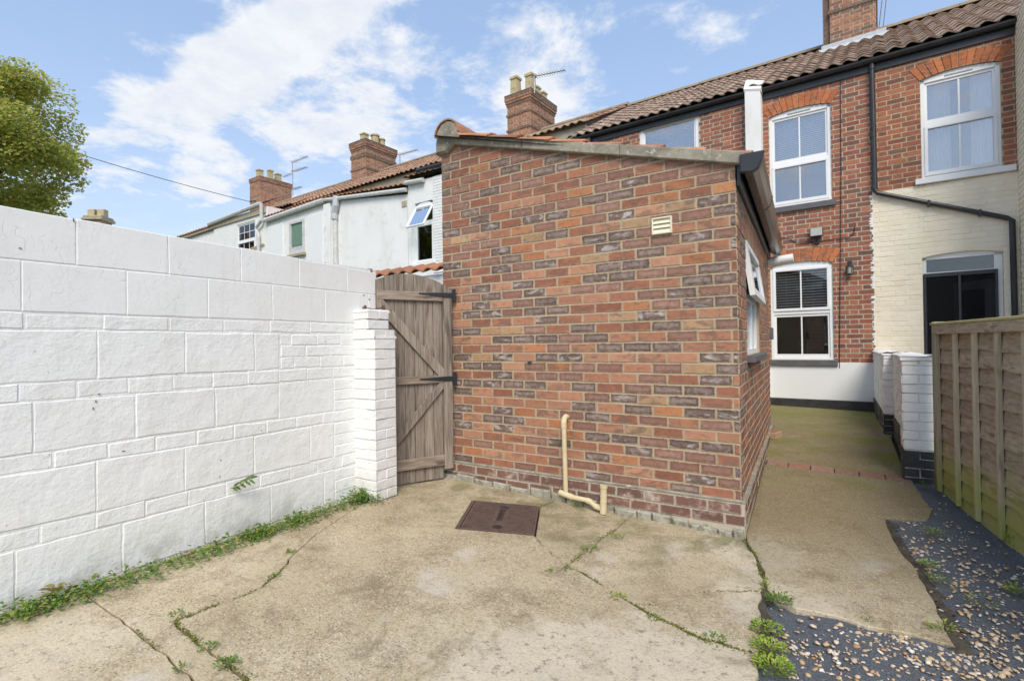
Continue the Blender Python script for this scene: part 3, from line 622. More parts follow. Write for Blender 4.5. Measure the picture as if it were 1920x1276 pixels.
# pantiles
def tile_mesh(name, mat, w=.235, l=.36, amp=.026, th_=.016, n=8, flat=False):
    mb = MB(); top = []; 
    def z(x): return (amp*math.sin(2*math.pi*(x/w)-1.0)*(1 if math.sin(2*math.pi*(x/w)-1.0) > 0 else .75)+amp) if not flat else 0
    vs = []
    for j, y in enumerate((0, l)):
        for i in range(n+1): x = w*i/n; vs.append((x, y, z(x)+th_+(0 if j == 0 else -th_*.9)))
    for i in range(n+1): x = w*i/n; vs.append((x, 0, z(x)))
    m = n+1; fs = [(i, i+1, m+i+1, m+i) for i in range(n)]+[(2*m+i, 2*m+i+1, i+1, i) for i in range(n)]
    fs += [(0, m, 2*m), (n, 2*m+n, m+n)]
    mb.add(vs, fs); return mb
def roof_tiles(th, P, ncol, nrow, mat, cw=.2, rh=.29, limit=300, parent=None, name='roof_tile', skip=None, sag=0):
    tm = tile_mesh(name, mat); me = tm.mesh(name, mat, smooth=False); rest = MB(); items = []
    for j in range(nrow):
        for i in range(ncol):
            u, v = i*cw, j*rh-.03
            if skip and skip(u+cw/2, v+rh/2): continue
            q = Vector(P.p(u+.1, v+.15)); d = q-CAMV; items.append((-(1/d.length_squared if d.dot(Vector(FW)) > 0 else 0), u, v))
    items.sort()
    for k, (_, u, v) in enumerate(items):
        M4 = P.mat(u+random.uniform(-.004, .004), v+random.uniform(-.009, .009), .012+random.uniform(-.003, .004)) @ Matrix.Rotation(math.radians(-1.8+random.uniform(-.6, .6)), 4, 'X') @ Matrix.Rotation(math.radians(random.uniform(-.9, .9)), 4, 'Z')
        if k < limit: th.place(name, me, M4, parent)
        else: rest.add([M4 @ Vector(q) for q in tm.v], tm.f)
    if rest.f: rest.part('roof_tiling', mat, th, parent, stuff=True)
sl_ = math.hypot(1, .277); 
SP = Pl((.06, .02, zc(.06)+.062), (-.0526, 1, 0), (-1, -.0526, .277))
# frame: a along +Y, b up the slope; normal a x b must point up
if SP.nn.z < 0: SP = Pl((.06, 3.8, zc(.06)+.05), (0, -1, 0), (-1, 0, .277))
rd = MB(); rd.face([SP.p(0, 0, -.01), SP.p(3.8, 0, -.01), SP.p(3.8, 2.72*sl_, -.01), SP.p(0, 2.72*sl_, -.01)])
rfo = rd.part('roof', 'soil', shed)
roof_tiles(shed, SP, 19, 8, 'terra', .2, .318, 300, rfo)
# fascia and side gutter
fg = MB(); fg.fb(SS, -.01, 3.82, 2.40, 2.56, .012, .034, .003); fg.part('fascia', 'black', shed)
gt = MB(); prof = [(.045, 2.575), (.045, 2.50), (.062, 2.475), (.115, 2.468), (.150, 2.49), (.170, 2.53), (.182, 2.578), (.172, 2.578), (.160, 2.535), (.142, 2.50), (.112, 2.48), (.068, 2.485), (.055, 2.505), (.055, 2.575)]
def sweep(mb, fr, prof, u0, u1, dz=0, mi=0, close=True):
    n = len(prof); vs = [fr.p(u0, z, d) for d, z in prof]+[fr.p(u1, z+dz, d) for d, z in prof]
    fs = [(i, (i+1) % n, n+(i+1) % n, n+i) for i in range(n if close else n-1)]
    if close: fs += [tuple(range(n)), tuple(range(2*n-1, n-1, -1))]
    mb.add(vs, fs, mi)
sweep(gt, SS, prof, -.06, 3.9, -.02); gto = gt.part('gutter', 'brownplastic', shed)
ec = MB(); ec.prism([(.04, 2.467), (.12, 2.455), (.155, 2.475), (.176, 2.525), (.192, 2.588), (.04, 2.588)], Fr((0, -.065), (1, 0)), -.03, .012, .006, back=True); ec.part('gutter_end_cap', 'black', shed, gto)
for u in (1.15, 2.1, 3.05, 3.8):
    b = MB(); pb = [(d+.004 if d > .1 else d-.003, z-.006 if z < 2.53 else z+.004) for d, z in prof[:7]]+[(d, z) for d, z in prof[:7][::-1]]
    sweep(b, SS, pb, u-.02, u+.02); b.part('gutter_bracket', 'black', shed, gto)
# side window
wd = MB(); fr_ = SS; D0, D1 = -.085, -.02; t = .045; vm = 1.70
wd.fb(fr_, SW0, SW1, SV0, SV0+t, D0, D1); wd.fb(fr_, SW0, SW1, SV1-t, SV1, D0, D1); wd.fb(fr_, SW0, SW0+t, SV0+t, SV1-t, D0, D1); wd.fb(fr_, SW1-t, SW1, SV0+t, SV1-t, D0, D1); wd.fb(fr_, SW0+t, SW1-t, vm-.025, vm+.025, D0, D1)
um = (SW0+SW1)/2+.15; wd.fb(fr_, um-.02, um+.02, SV0+t, vm-.025, D0, D1)
wo = wd.part('window', 'white', shed)
pn = MB(); pn.fb(fr_, SW0+t, um-.02, SV0+t, vm-.025, -.055, -.045, 0); pn.part('pane', 'glasslow', shed, wo)
pn = MB(); pn.fb(fr_, um+.02, SW1-t, SV0+t, vm-.025, -.055, -.045, 0); pn.part('pane', 'glasslow', shed, wo)
# top casement swung out at the bottom
s0, s1 = SW0+.03, SW1-.03; hgt = SV1-vm; ang = math.radians(8)
class Tilt:
    def p(s, u, v, d=0): return SS.p(u, SV1-.02-v*math.cos(ang)+d*math.sin(ang), -.015+v*math.sin(ang)+d*math.cos(ang))
TF = Tilt(); sh_ = MB()
for (a, b, c, d_) in ((s0, s1, 0, .055), (s0, s1, hgt-.055, hgt), (s0, s0+.055, .055, hgt-.055), (s1-.055, s1, .055, hgt-.055)): sh_.prism([(a, d_), (b, d_), (b, c), (a, c)], TF, -.02, .025, .003, back=True)
so = sh_.part('open_casement', 'white', shed, wo)
pn = MB(); pn.prism([(s0+.05, hgt-.05), (s1-.05, hgt-.05), (s1-.05, .05), (s0+.05, .05)], TF, .0, .006, 0, back=True); pn.part('pane', 'glasslow', shed, wo)
room = MB()
for f in (((SW0, SV0), (SW1, SV0)), ((SW1, SV1), (SW0, SV1)), ((SW0, SV1), (SW0, SV0)), ((SW1, SV0), (SW1, SV1))):
    (x0, y0), (x1, y1) = f; room.face([SS.p(x0, y0, -.1), SS.p(x1, y1, -.1), SS.p(x1, y1, -.9), SS.p(x0, y0, -.9)])
room.face([SS.p(SW0, SV0, -.9), SS.p(SW1, SV0, -.9), SS.p(SW1, SV1, -.9), SS.p(SW0, SV1, -.9)]); room.part('interior', 'roomdark', shed, wo)
sb = MB(); sb.fb(SS, SW0-.05, SW1+.06, SV0-.055, SV0-.004, -.09, .07, .005); sb.part('window_sill', 'slate', shed)
# louvred vent on front
u0, v0 = FS.px(1224, 443); u1, v1 = FS.px(1261, 404); vc = (u0+u1)/2, (v0+v1)/2; hw = (u1-u0)/2; hh = (v1-v0)/2-.005
vt_ = MB(); vt_.fb(FS, vc[0]-hw, vc[0]+hw, vc[1]-hh, vc[1]-hh+.012, 0, .03); vt_.fb(FS, vc[0]-hw, vc[0]+hw, vc[1]+hh-.012, vc[1]+hh, 0, .03)
vt_.fb(FS, vc[0]-hw, vc[0]-hw+.012, vc[1]-hh+.012, vc[1]+hh-.012, 0, .03); vt_.fb(FS, vc[0]+hw-.012, vc[0]+hw, vc[1]-hh+.012, vc[1]+hh-.012, 0, .03); vt_.fb(FS, vc[0]-hw+.01, vc[0]+hw-.01, vc[1]-hh+.01, vc[1]+hh-.01, 0, .008, 0)
vo = vt_.part('wall_vent', 'ventcream', shed)
for i in range(3):
    a = vc[1]-hh+.013+i*(2*hh-.026)/3; b_ = MB(); h3 = (2*hh-.026)/3
    b_.add([FS.p(vc[0]-hw+.013, a+h3, .010), FS.p(vc[0]+hw-.013, a+h3, .010), FS.p(vc[0]+hw-.013, a, .026), FS.p(vc[0]-hw+.013, a, .026), FS.p(vc[0]+hw-.013, a, .018), FS.p(vc[0]-hw+.013, a, .018)], [(3, 2, 1, 0), (5, 4, 2, 3)]); b_.part('louvre', 'ventcream', shed, vo)
# small hole with broken bit of pipe
hx, hz = FS.px(994, 680); hm = MB(); pts = [(hx+.02*math.cos(t_*math.pi/5), hz+.017*math.sin(t_*math.pi/5)) for t_ in range(10)]; hm.prism(pts, FS, -.01, .0105, 0, 0); hm.part('drilled_hole', 'blackpaint', shed)
# white overflow pipe at the far end of the eaves
q = SS.p(3.74, 0); zz = 2.36
wp = MB(); wp.tube([(q[0]-.15, q[1]+.06, zz), (q[0]+.30, q[1]+.045, zz+.035)], .058, 14); wp.tube([(q[0]+.08, q[1]+.052, zz+.018), (q[0]+.13, q[1]+.05, zz+.023)], .064, 14); wp.part('flue_pipe', 'white', shed, smooth=False)
bx = MB(); bx.fb(SS, 3.70, 3.78, 1.33, 1.49, 0, .055, .012); bx.part('outside_socket_box', 'slate', shed)

# ------------------------------------------------------------------ white boundary wall
bw = Thing('boundary_wall', 'long white painted block wall with brick pier at its end, left of the gate', 'wall', (-2.95, -3, 0))
cr = MB(); cr.box(-3.06, -2.861, -16, -.69, -.1, 1.955, 0); cr.part('wall_core', 'wbrick', bw)
sets = []
def wrow(z0, z1, ulist, mat, y1=-.68):
    us = sorted(ulist)
    for a, b in zip(us, us[1:]):
        sets.append((WF, [(a+.003+random.uniform(-.002, .002), z0+random.uniform(-.006, .004)), (b-.003, z0+random.uniform(-.006, .004)), (b-.003+random.uniform(-.002, .002), z1+random.uniform(-.004, .006)), (a+.003, z1+random.uniform(-.004, .006))], mat, random.uniform(-.001, .010)))
def seq(start, stp, a=-6.95, b=-.68):
    u = start
    while u > a: u -= stp
    out = [a]
    while u < b-.06:
        if u > a+.06: out.append(u)
        u += stp
    return out+[b]
rows = [(.055, .325, 'wb', -2.6, .45), (.337, .42, 'wbrick', -2.72, .235), (.432, .70, 'wb', -2.72, .45), (.712, .79, 'wbrick', -2.9, .235), (.802, 1.053, 'wb', -2.53, .45), (1.066, 1.148, 'wbrick', -2.8, .235), (1.162, 1.418, 'wb', -2.71, .45), (1.430, 1.505, 'wbrick', -2.68, .33)]
for z0, z1, mt, st, sp_ in rows:
    if mt == 'wb' and z0 > 1.1:
        wrow(z0, z1, seq(st, sp_, b=-1.62), mt)
        for k in range(3): wrow(z0+k*.0865, z0+k*.0865+.078, seq(-1.5+.1*k, .225, -1.61, -.92), 'wbrick')
    elif mt == 'wb':
        wrow(z0, z1, seq(st, sp_, b=-1.15), mt)
        for k in range(3): wrow(z0+k*(z1-z0)/3, z0+(k+1)*(z1-z0)/3-.008, [-1.145, -.92], 'wbrick')
    else: wrow(z0, z1, seq(st, sp_, b=-.92), mt)
# paint build-up: joints almost flush, so blocks stand proud by millimetres
topz = lambda y: 2.035+.03*(y+3.1)*-1
for z0, z1, st in ((1.515, 1.769, -2.57), (1.774, 0, -2.8)):
    us = seq(st, .45)
    for a, b in zip(us, us[1:]):
        za = z1 or 1.965+(-.68-a)*.028+random.uniform(-.006, .006); zb = z1 or 1.965+(-.68-b)*.028+random.uniform(-.006, .006)
        sets.append((WF, [(a+.0015, z0), (b-.0015, z0), (b-.0015, zb), (a+.0015, za)], 'wk', random.uniform(.004, .008)))
sets = [(f, wavy(p, .0013 if m == 'wk' else .003), m, (.002 if m == 'wk' else .001)+max(0, pr)*(.2 if m == 'wk' else .42)) for f, p, m, pr in sets]
lay(bw, sets, 'block', 300, 'blockwork', ch=.004)
# thickness of the top course
tc_ = MB(); 
for i in range(12):
    y0 = -6.95+i*.5225; y1 = y0+.5225; zt = lambda y: 1.955+(-.68-y)*.028
    tc_.prism([(y0, 1.99), (y1, 1.99), (y1, zt(y1)), (y0, zt(y0))], Fr((-3.06, 0), (0, 1)), .0, .19, .002)
tc_.part('wall_top', 'wbrick', bw)
# chips and open joints in the paint
m = MB(); random.seed(31)
for x, y, w_, h_ in ((38, 465, .022, .008), (180, 752, .007, .022), (186, 738, .012, .008), (175, 765, .006, .02), (414, 862, .007, .012), (412, 893, .006, .026), (668, 694, .012, .008), (682, 553, .03, .010), (693, 561, .022, .012), (697, 508, .006, .006), (232, 845, .02, .006), (138, 412, .006, .03), (490, 806, .006, .014), (330, 700, .005, .005), (610, 640, .008, .005)):
    q = pl(x, y, (-2.8535, 0, 0), (1, 0, 0)); n = 7; w_ *= .42; h_ *= .42
    m.prism([(q[1]+w_*math.cos(t*2*math.pi/n)*random.uniform(.6, 1.2), q[2]+h_*math.sin(t*2*math.pi/n)*random.uniform(.6, 1.2)) for t in range(n)], Fr((-2.8535, 0), (0, 1)), -.004, .0005, 0)
m.part('paint_chips', 'ch_grey', bw, stuff=True)
# brick foot left unpainted
sets = []
for poly, k in courses(-6.9, -.94, -.03, .05, .08, .23, .012, 'stretcher'): sets.append((Fr((-2.835, 0), (0, 1)), poly, random.choice(['b_red', 'b_brown', 'b_pink', 'lump']), random.uniform(-.002, .006)))
fm = MB(); fm.box(-2.9, -2.84, -6.9, -.93, -.1, .045, 0); fm.part('footing_mortar', 'lump', bw); lay(bw, sets, 'foot_brick', 300)
# pier
px0, px1, py0, py1 = -2.862, -2.61, -.935, -.70
pc = MB(); pc.box(px0, px1-.004, py0+.004, py1, -.05, 1.40, 0); pc.box(px0, px1-.1, py0+.006, py1, 1.40, 1.60, 0); pc.part('pier_core', 'wbrick', bw)
PF = Fr((px1, py0), (1, 0)); PS = Fr((px1, py0), (0, 1)); sets = []; z = .05; k = 0
while z < 1.58:
    zt = z+.073
    r_ = -.075 if z > 1.38 else 0
    a = [(-.25, -.115), (-.105, 0)] if k % 2 else [(-.25, 0)]
    for (u0, u1) in a: sets.append((PF, [(u0, z+random.uniform(-.003, .003)), (u1+r_+.006 if u1 == 0 else u1, z+random.uniform(-.003, .003)), (u1+r_+.006 if u1 == 0 else u1, zt), (u0, zt+random.uniform(-.003, .003))], 'wbrick', random.uniform(.0, .009)))
    P_ = Fr((px1+r_, py0), (0, 1))
    a = [(0, .225)] if k % 2 else [(0, .108), (.116, .225)]
    for (u0, u1) in a: sets.append((P_, [(u0-.003, z+random.uniform(-.003, .003)), (u1, z+random.uniform(-.003, .003)), (u1, zt), (u0-.003, zt+random.uniform(-.003, .003))], 'wbrick', random.uniform(.0, .009)))
    z += .083; k += 1
lay(bw, sets, 'pier_brick', 300)
cap = MB(); cap.box(px0, px1+.006, py0-.006, py1+.005, 1.378, 1.402, .008); cap.box(px0, px1-.07, py0-.006, py1+.005, 1.60, 1.625, .01); cap.part('pier_cap', 'wbrick', bw)

# ------------------------------------------------------------------ gate
GH = Vector((-2.535, -.045, 0)); GL = Vector((-2.862, -.705, 0)); gd = (GH-GL); GW = gd.length; GF = Fr((GL.x, GL.y), (gd.x, gd.y))
gate = Thing('garden_gate', 'weathered grey wooden gate with diagonal braces and black strap hinges', 'gate', (-2.7, -.4, .08))
def gtop(u): t = u/GW; return 1.86+.115*math.sin(math.pi*min(1, (t*.86+.12)))
nb = 8; bwid = GW/nb
for i in range(nb):
    b = MB(); u0, u1 = i*bwid+.0015, (i+1)*bwid-.0015; zb = .065 if i < nb-1 else .15
    if i == nb-1: b.prism([(u0, zb), (u1, zb), (u1, gtop(u1)-.03), (u0, gtop(u0)-.01)], GF, -.02, .028, .003, back=True)
    else: b.prism([(u0, zb), (u1, zb), (u1, gtop(u1)), (u0, gtop(u0))], GF, -.022, random.uniform(-.001, .002), .0035, back=True)
    b.part('board', 'gate_v', gate)
def rail(pts, name='rail', mat='gate_h', d=.03):
    b = MB(); b.prism(pts, GF, 0, d, .004, back=True); b.part(name, mat, gate)
e_ = GW-bwid
rail([(0.02, 1.73), (e_, 1.73), (e_, 1.81), (0.02, 1.81)]); rail([(0.02, .965), (e_, .965), (e_, 1.035), (0.02, 1.035)]); rail([(0.02, .19), (e_, .19), (e_, .285), (0.02, .285)])
rail([(.02, 1.66), (.02, 1.728), (.07, 1.728), (e_, 1.09), (e_, 1.037), (e_-.05, 1.037)], 'brace', 'gate_v', .028); rail([(.02, .287), (.07, .287), (e_, .91), (e_, .963), (e_-.04, .963), (.02, .345)], 'brace', 'gate_v', .028)
for zc_ in (1.79, 1.0):
    b = MB(); b.prism([(e_-.24, zc_+.002), (e_+.02, zc_-.022), (GW+.01, zc_-.022), (GW+.01, zc_+.022), (e_+.02, zc_+.022), (e_-.24, zc_+.012)], GF, .031, .036, .001); 
    b.fb(GF, GW+.0, GW+.035, zc_-.06, zc_+.06, .028, .045, .002); b.part('strap_hinge', 'black', gate)
b = MB(); q = GF.p(.06, 1.02, .04); b.tube([GF.p(.04, 1.0, .034), GF.p(.16, 1.0, .038)], .006, 6); b.fb(GF, .12, .155, .965, 1.035, .031, .04, .004); b.part('latch', 'rust', gate)
b = MB(); b.fb(Fr((-2.885, -.70), (gd.x, gd.y)), -.045, -.005, 0, 2.0, -.06, .03, .005); b.top('gate_post', 'gate_v', 'slim weathered post between end of white wall and the gate', 'post')
hk = MB(); a = Vector(WF.p(-.83, 1.645, .03)); b2 = Vector(GF.p(.07, 1.655, .045)); mid = (a+b2)/2+Vector((0, 0, -.012))
hk.tube([a, mid, b2], .005, 6); hk.tube([a-Vector((.03, 0, 0)), a], .012, 8); hk.tube([a+Vector((0, -.02, -.02)), a+Vector((0, .0, .02))], .011, 8); hk.tube([b2-Vector((0, 0, .02)), b2+Vector((0, 0, .02))], .011, 8)
hk.top('gate_hook', 'rust', 'rusty hook and eye tying white wall to the gate top', 'hook')

# ------------------------------------------------------------------ low tiled wall beyond the gate
lt = Thing('tiled_wall', 'white neighbouring wall capped with orange clay tiles, behind the wooden gate', 'wall', (-3.6, .75, 0))
l0 = Vector((-4.6, .62, 0)); l1 = Vector((-2.67, .62, 0)); LFm = Fr((l0.x, l0.y), (1, 0))
b = MB(); b.fb(LFm, 0, 1.93, -.1, 2.13, -.2, 0, .004); b.part('wall_body', 'wrender', lt)
tme = tile_mesh('roof_tile', 'terra'); tmm = tme.mesh('roof_tile', 'terra'); LP = Pl(LFm.p(0, 2.135, .07), (1, 0, 0), (0, .8, .30))
for i in range(10):
    for j in range(1): lt.place('roof_tile', tmm, LP.mat(i*.195, j*.28, .01+random.uniform(-.004, .004)) @ Matrix.Rotation(math.radians(random.uniform(-2, 2)), 4, 'Z'))

# ------------------------------------------------------------------ houses
HG = gz(0, 5.8)-.06
EAVE = 5.56
def hf(x, y, d=0): return HF.px(x, y, d)
PITCH = (3.3, 7.57)
RU = math.hypot(3.3+.12, 7.57-5.62)
def roofplane(u0, d0, z0, dr, zr_): 
    o = HF.p(u0, z0, d0); bvec = Vector(HF.p(u0, zr_, -dr))-Vector(o)
    return Pl(o, (HF.u[0], HF.u[1], 0), tuple(bvec)), bvec.length
def gutter(th, fr, u0, u1, z, d=.075, r=.06, mat='black', parent=None, dz=0, name='gutter', jn=(), clips=0):
    mb = MB(); pr2 = []
    for i in range(9): t = math.pi+math.pi*i/8; pr2.append((d+r*math.cos(t), z+r*math.sin(t)))
    for i in range(9): t = 2*math.pi-math.pi*i/8; pr2.append((d+(r-.006)*math.cos(t), z+(r-.006)*math.sin(t)))
    sweep(mb, fr, pr2, u0, u1, dz); o = mb.part(name, mat, th, parent)
    for u in jn:
        c = MB(); pr3 = [(d+(q[0]-d)*1.08, z+(q[1]-z)*1.08+.001) for q in pr2[:9]]+[(d+(q[0]-d)*.9, z+(q[1]-z)*.9) for q in pr2[9:]]
        sweep(c, fr, pr3, u-.04, u+.04); c.part('gutter_joint', mat, th, o)
    return o
def housecell(u, v): return 'h_dark' if random.random() < .2 else 'h_red'
def arch(th_sets, fr, u0, u1, vs, rise=.055, h=.22, n=11, mat='h_arch', spread=.07):
    uc = (u0+u1)/2; hw_ = (u1-u0)/2+.01; R = (hw_*hw_+rise*rise)/(2*rise); cy = vs+rise-R; a0 = math.asin(hw_/R)
    a0b = a0*(1+spread/hw_*.9)
    for i in range(n):
        t0, t1 = -1+2*i/n, -1+2*(i+1)/n; g_ = .006/R
        def P(t, r, sp): a = t*(a0+(a0b-a0)*sp); return (uc+r*math.sin(a), cy+r*math.cos(a))
        i0, i1, o1, o0 = P(t0, R, 0), P(t1, R, 0), P(t1, R+h, 1), P(t0, R+h, 1)
        e = .005; poly = [(i0[0]+e, i0[1]), (i1[0]-e, i1[1]), (o1[0]-e, o1[1]), (o0[0]+e, o0[1])]
        th_sets.append((fr, poly, mat, random.uniform(.011, .014)))
def archv(u, u0, u1, vs, rise):
    t = (u-(u0+u1)/2)/((u1-u0)/2); return vs+rise*(1-t*t)
def interior(th, fr, u0, u1, v0, v1, wo, d0=-.11, dep=.9):
    room = MB()
    for f in (((u0, v0), (u1, v0)), ((u1, v1), (u0, v1)), ((u0, v1), (u0, v0)), ((u1, v0), (u1, v1))):
        (x0, y0), (x1, y1) = f; room.face([fr.p(x0, y0, d0), fr.p(x1, y1, d0), fr.p(x1, y1, d0-dep), fr.p(x0, y0, d0-dep)])
    room.face([fr.p(u0, v0, d0-dep), fr.p(u1, v0, d0-dep), fr.p(u1, v1, d0-dep), fr.p(u0, v1, d0-dep)]); room.part('interior', 'roomdark', th, wo)
def sash(th, fr, u0, u1, v0, v1, vm, rise=.0, bars=1, glass='glass', bot_in=False, sash_low=True, blind=None, curtain=None, D=-.09, fw=.05, botrail=.055, bm=None, name='window', ajar=0):
    vs = v1-rise; wd = MB(); t = fw
    wd.fb(fr, u0, u1, v0, v0+.035, D, D+.07); wd.fb(fr, u0, u0+t, v0+.035, vs, D, D+.07); wd.fb(fr, u1-t, u1, v0+.035, vs, D, D+.07)
    if rise:
        n = 8
        for i in range(n):
            a, b = u0+(u1-u0)*i/n, u0+(u1-u0)*(i+1)/n
            wd.prism([(a, vs-.045), (b, vs-.045), (b, archv(b, u0, u1, vs, rise)), (a, archv(a, u0, u1, vs, rise))], fr, D, D+.07, 0)
    else: wd.fb(fr, u0, u1, vs-.05, vs, D, D+.071)
    wo = wd.part(name, 'white', th); top_ = vs-.045
    zones = [(vm, top_, 0, False)]
    if vm > v0+.1: zones.append((v0+.035, vm, ajar, True))
    if vm > v0+.1:
        b = MB(); b.fb(fr, u0+t, u1-t, vm-.028, vm+.028, D+.01, D+.066); b.part('transom', 'white', th, wo)
    for zi, (a, b_, aj, low) in enumerate(zones):
        s = .042; m = MB(); da, db = D+.015+aj, D+(.085 if (low == sash_low) else .05)+aj
        ua, ub = u0+t-.012, u1-t+.012; lo = a+(.028 if not low else 0); hi = b_-(.028 if low else 0)
        lo += .0; br = botrail if low else s
        m.fb(fr, ua, ub, lo, lo+br, da, db); m.fb(fr, ua, ub, hi-s, hi, da, db); m.fb(fr, ua, ua+s, lo+br, hi-s, da, db); m.fb(fr, ub-s, ub, lo+br, hi-s, da, db)
        m.part('sash', 'white', th, wo)
        gl = MB(); gl.fb(fr, ua+s-.004, ub-s+.004, lo+br-.004, hi-s+.004, (da+db)/2-.006, (da+db)/2+.004, 0); gl.part('pane', glass, th, wo)
        nb_ = bars if isinstance(bars, int) else bars[0]
        gb = MB()
        for k in range(1, nb_+1): uu = ua+s+(ub-ua-2*s)*k/(nb_+1); gb.fb(fr, uu-.011, uu+.011, lo+br, hi-s, (da+db)/2+.0045, (da+db)/2+.013, .002)
        if not isinstance(bars, int):
            for k in range(1, bars[1]+1): vv = lo+br+(hi-lo-s-br)*k/(bars[1]+1); gb.fb(fr, ua+s, ub-s, vv-.011, vv+.011, (da+db)/2+.0047, (da+db)/2+.0127, .002)
        if gb.f: gb.part('glazing_bar', 'white', th, wo)
    interior(th, fr, u0, u1, v0, v1, wo)
    if blind:
        bl = MB(); z = blind[1]
        while z > blind[0]:
            bl.add([fr.p(u0+.06, z, D-.05), fr.p(u1-.06, z, D-.05), fr.p(u1-.06, z+blind[2]*(.94 if blind[3] > .015 else .45), D-.05-blind[3]*.6), fr.p(u0+.06, z+blind[2]*(.94 if blind[3] > .015 else .45), D-.05-blind[3]*.6)], [(0, 1, 2, 3)]); z -= blind[2]
        for uu in (u0+.25*(u1-u0), u0+.68*(u1-u0)): bl.fb(fr, uu-.002, uu+.002, blind[0], blind[1], D-.047, D-.044, 0)
        bl.part('blind', 'blind', th, wo)
    if curtain:
        for ca, cb in curtain:
            cm = MB(); n = 60; vs_ = []
            for i in range(n+1):
                uu = ca+(cb-ca)*i/n; dd = D-.09-.02*math.sin(i*.9)-.008*math.sin(i*2.3)
                vs_ += [fr.p(uu, v0+.02, dd), fr.p(uu, v1-.02, dd*1.0)]
            cm.add(vs_, [(2*i, 2*i+2, 2*i+3, 2*i+1) for i in range(n)]); cm.part('curtain', 'curtain', th, wo, smooth=True)
    return wo
UP, UD, UE = -1.31, .335, 1.95       # party lines along the terrace
hm_ = Thing('terraced_house', 'red brick house with two arched sash windows, between white pier and black downpipe', 'house', HF.p(-.5, HG, -2), 'brick terraced houses')
hr_ = Thing('terraced_house', 'brick house with cream painted lower storey and dark screened doorway', 'house', HF.p(1.1, HG, -2), 'brick terraced houses')
hl_ = Thing('terraced_house', 'brick house left of the white pier, with wide window under its eaves', 'house', HF.p(-3, HG, -2), 'brick terraced houses')
# openings
A1 = (-1.085, -.19, 3.56, 5.16); A2 = (-1.105, -.205, 1.0, 2.62); B1 = (.932, 1.797, 3.66, 5.17); B2 = (.915, 1.785, .1, 2.55); L1 = (-3.372, -2.24, 4.4, 5.52)
def houseblock(th, u0, u1, holes, mort, vtop, vbase, dep=6.6):
    m = MB(); wallface(m, HF, u0, u1, vbase, vtop, holes, .1); 
    m.face([HF.p(u0, vbase, 0), HF.p(u0, vbase, -dep), HF.p(u0, vtop, -dep), HF.p(u0, vtop, 0)]); m.face([HF.p(u1, vbase, 0), HF.p(u1, vtop, 0), HF.p(u1, vtop, -dep), HF.p(u1, vbase, -dep)])
    m.face([HF.p(u0, vbase, -dep), HF.p(u1, vbase, -dep), HF.p(u1, vtop, -dep), HF.p(u0, vtop, -dep)]); return m.part('wall', mort, th)
houseblock(hm_, UP, UD, [A1, A2], 'mortar_h', EAVE, HG)
houseblock(hr_, UD, UE, [B1, B2], 'mortar_y', EAVE, HG)
houseblock(hl_, -4.93, UP, [L1], 'mortar_h', EAVE, HG)
G2 = .0757
def cells(th, u0, u1, v0, v1, holes, arches, off=0, lines=(), limit=300, extra=()):
    st = []
    for poly, k in courses(u0, u1, v0, v1, G2, .232, .011, 'flemish', holes, off, lines): st.append((HF, poly, housecell(*poly[0]), random.uniform(.003, .007)))
    for a in arches: arch(st, HF, *a)
    lay(th, st+list(extra), limit=limit)
aw = .075
cells(hm_, UP, UD-.002, .955, EAVE-.0, [(A1[0], A1[1], A1[2]-.1, A1[3]+.0), (A2[0], A2[1], .9, A2[3])], [(A1[0], A1[1], A1[3]-.06, .058, .22, 12), (A2[0], A2[1], A2[3]-.06, .058, .22, 12)], .05)
cells(hr_, UD+.002, UE, 3.57, EAVE, [(B1[0], B1[1], B1[2]-.1, B1[3])], [(B1[0], B1[1], B1[3]-.06, .058, .22, 12)], .02)
cells(hl_, -4.93, UP, 4.2, EAVE, [(L1[0], L1[1], L1[2], L1[3])], [], .1)
# painted dado and black plinth on the middle house
b = MB(); b.fb(HF, UP, UD, .355, .955, -.002, .012, .004); b.part('painted_dado', 'white', hm_)
b = MB(); b.fb(HF, UP, UD, HG, .352, 0, .03, .006); b.part('black_plinth', 'blackpaint', hm_)
for i in range(4):
    uu = hf(1495, 748)[0]+i*.045; v_ = .30; b = MB(); b.fb(HF, uu, uu+.012, v_-.02, v_+.02, .0, .034, .002)
    b.part('air_brick_slot', 'black', hm_)
sash(hm_, HF, *A1, 4.28, .058, 1, 'glass', blind=(4.27, 5.05, .032, .022), ajar=0.0)
ws_ = sash(hm_, HF, *A2, 1.78, .058, 1, 'glasslow', sash_low=False, blind=(1.82, 2.52, .045, .012))
b = MB(); b.fb(HF, A1[0], A1[1], A1[2]-.02, A1[2]+.05, -.11, -.012, .004); b.part('window_board', 'white', hm_)
for A in (A1, A2):
    b = MB(); b.fb(HF, A[0]-.03, A[1]+.05, A[2]-.10, A[2]-.005, -.1, .05, .006); b.part('window_sill', 'slate', hm_)
for A in (A1, B1):
    b = MB(); b.fb(HF, A[0]+.28, A[1]-.28, A[3]-.075, A[3]-.055, -.02, -.012, .002); b.part('trickle_vent', 'metal', hm_ if A is A1 else hr_)
sash(hr_, HF, *B1, 4.45, .058, 1, 'glass', curtain=((.98, 1.28), (1.50, 1.76)))
b = MB(); b.fb(HF, B1[0]-.08, UE-.02, B1[2]-.085, B1[2]-.003, -.1, .06, .006); b.part('window_sill', 'white', hr_)
sash(hl_, HF, L1[0], L1[1], L1[2], L1[3], L1[2], 0, 0, 'glass', blind=(4.4, 5.45, .034, .024), fw=.07)
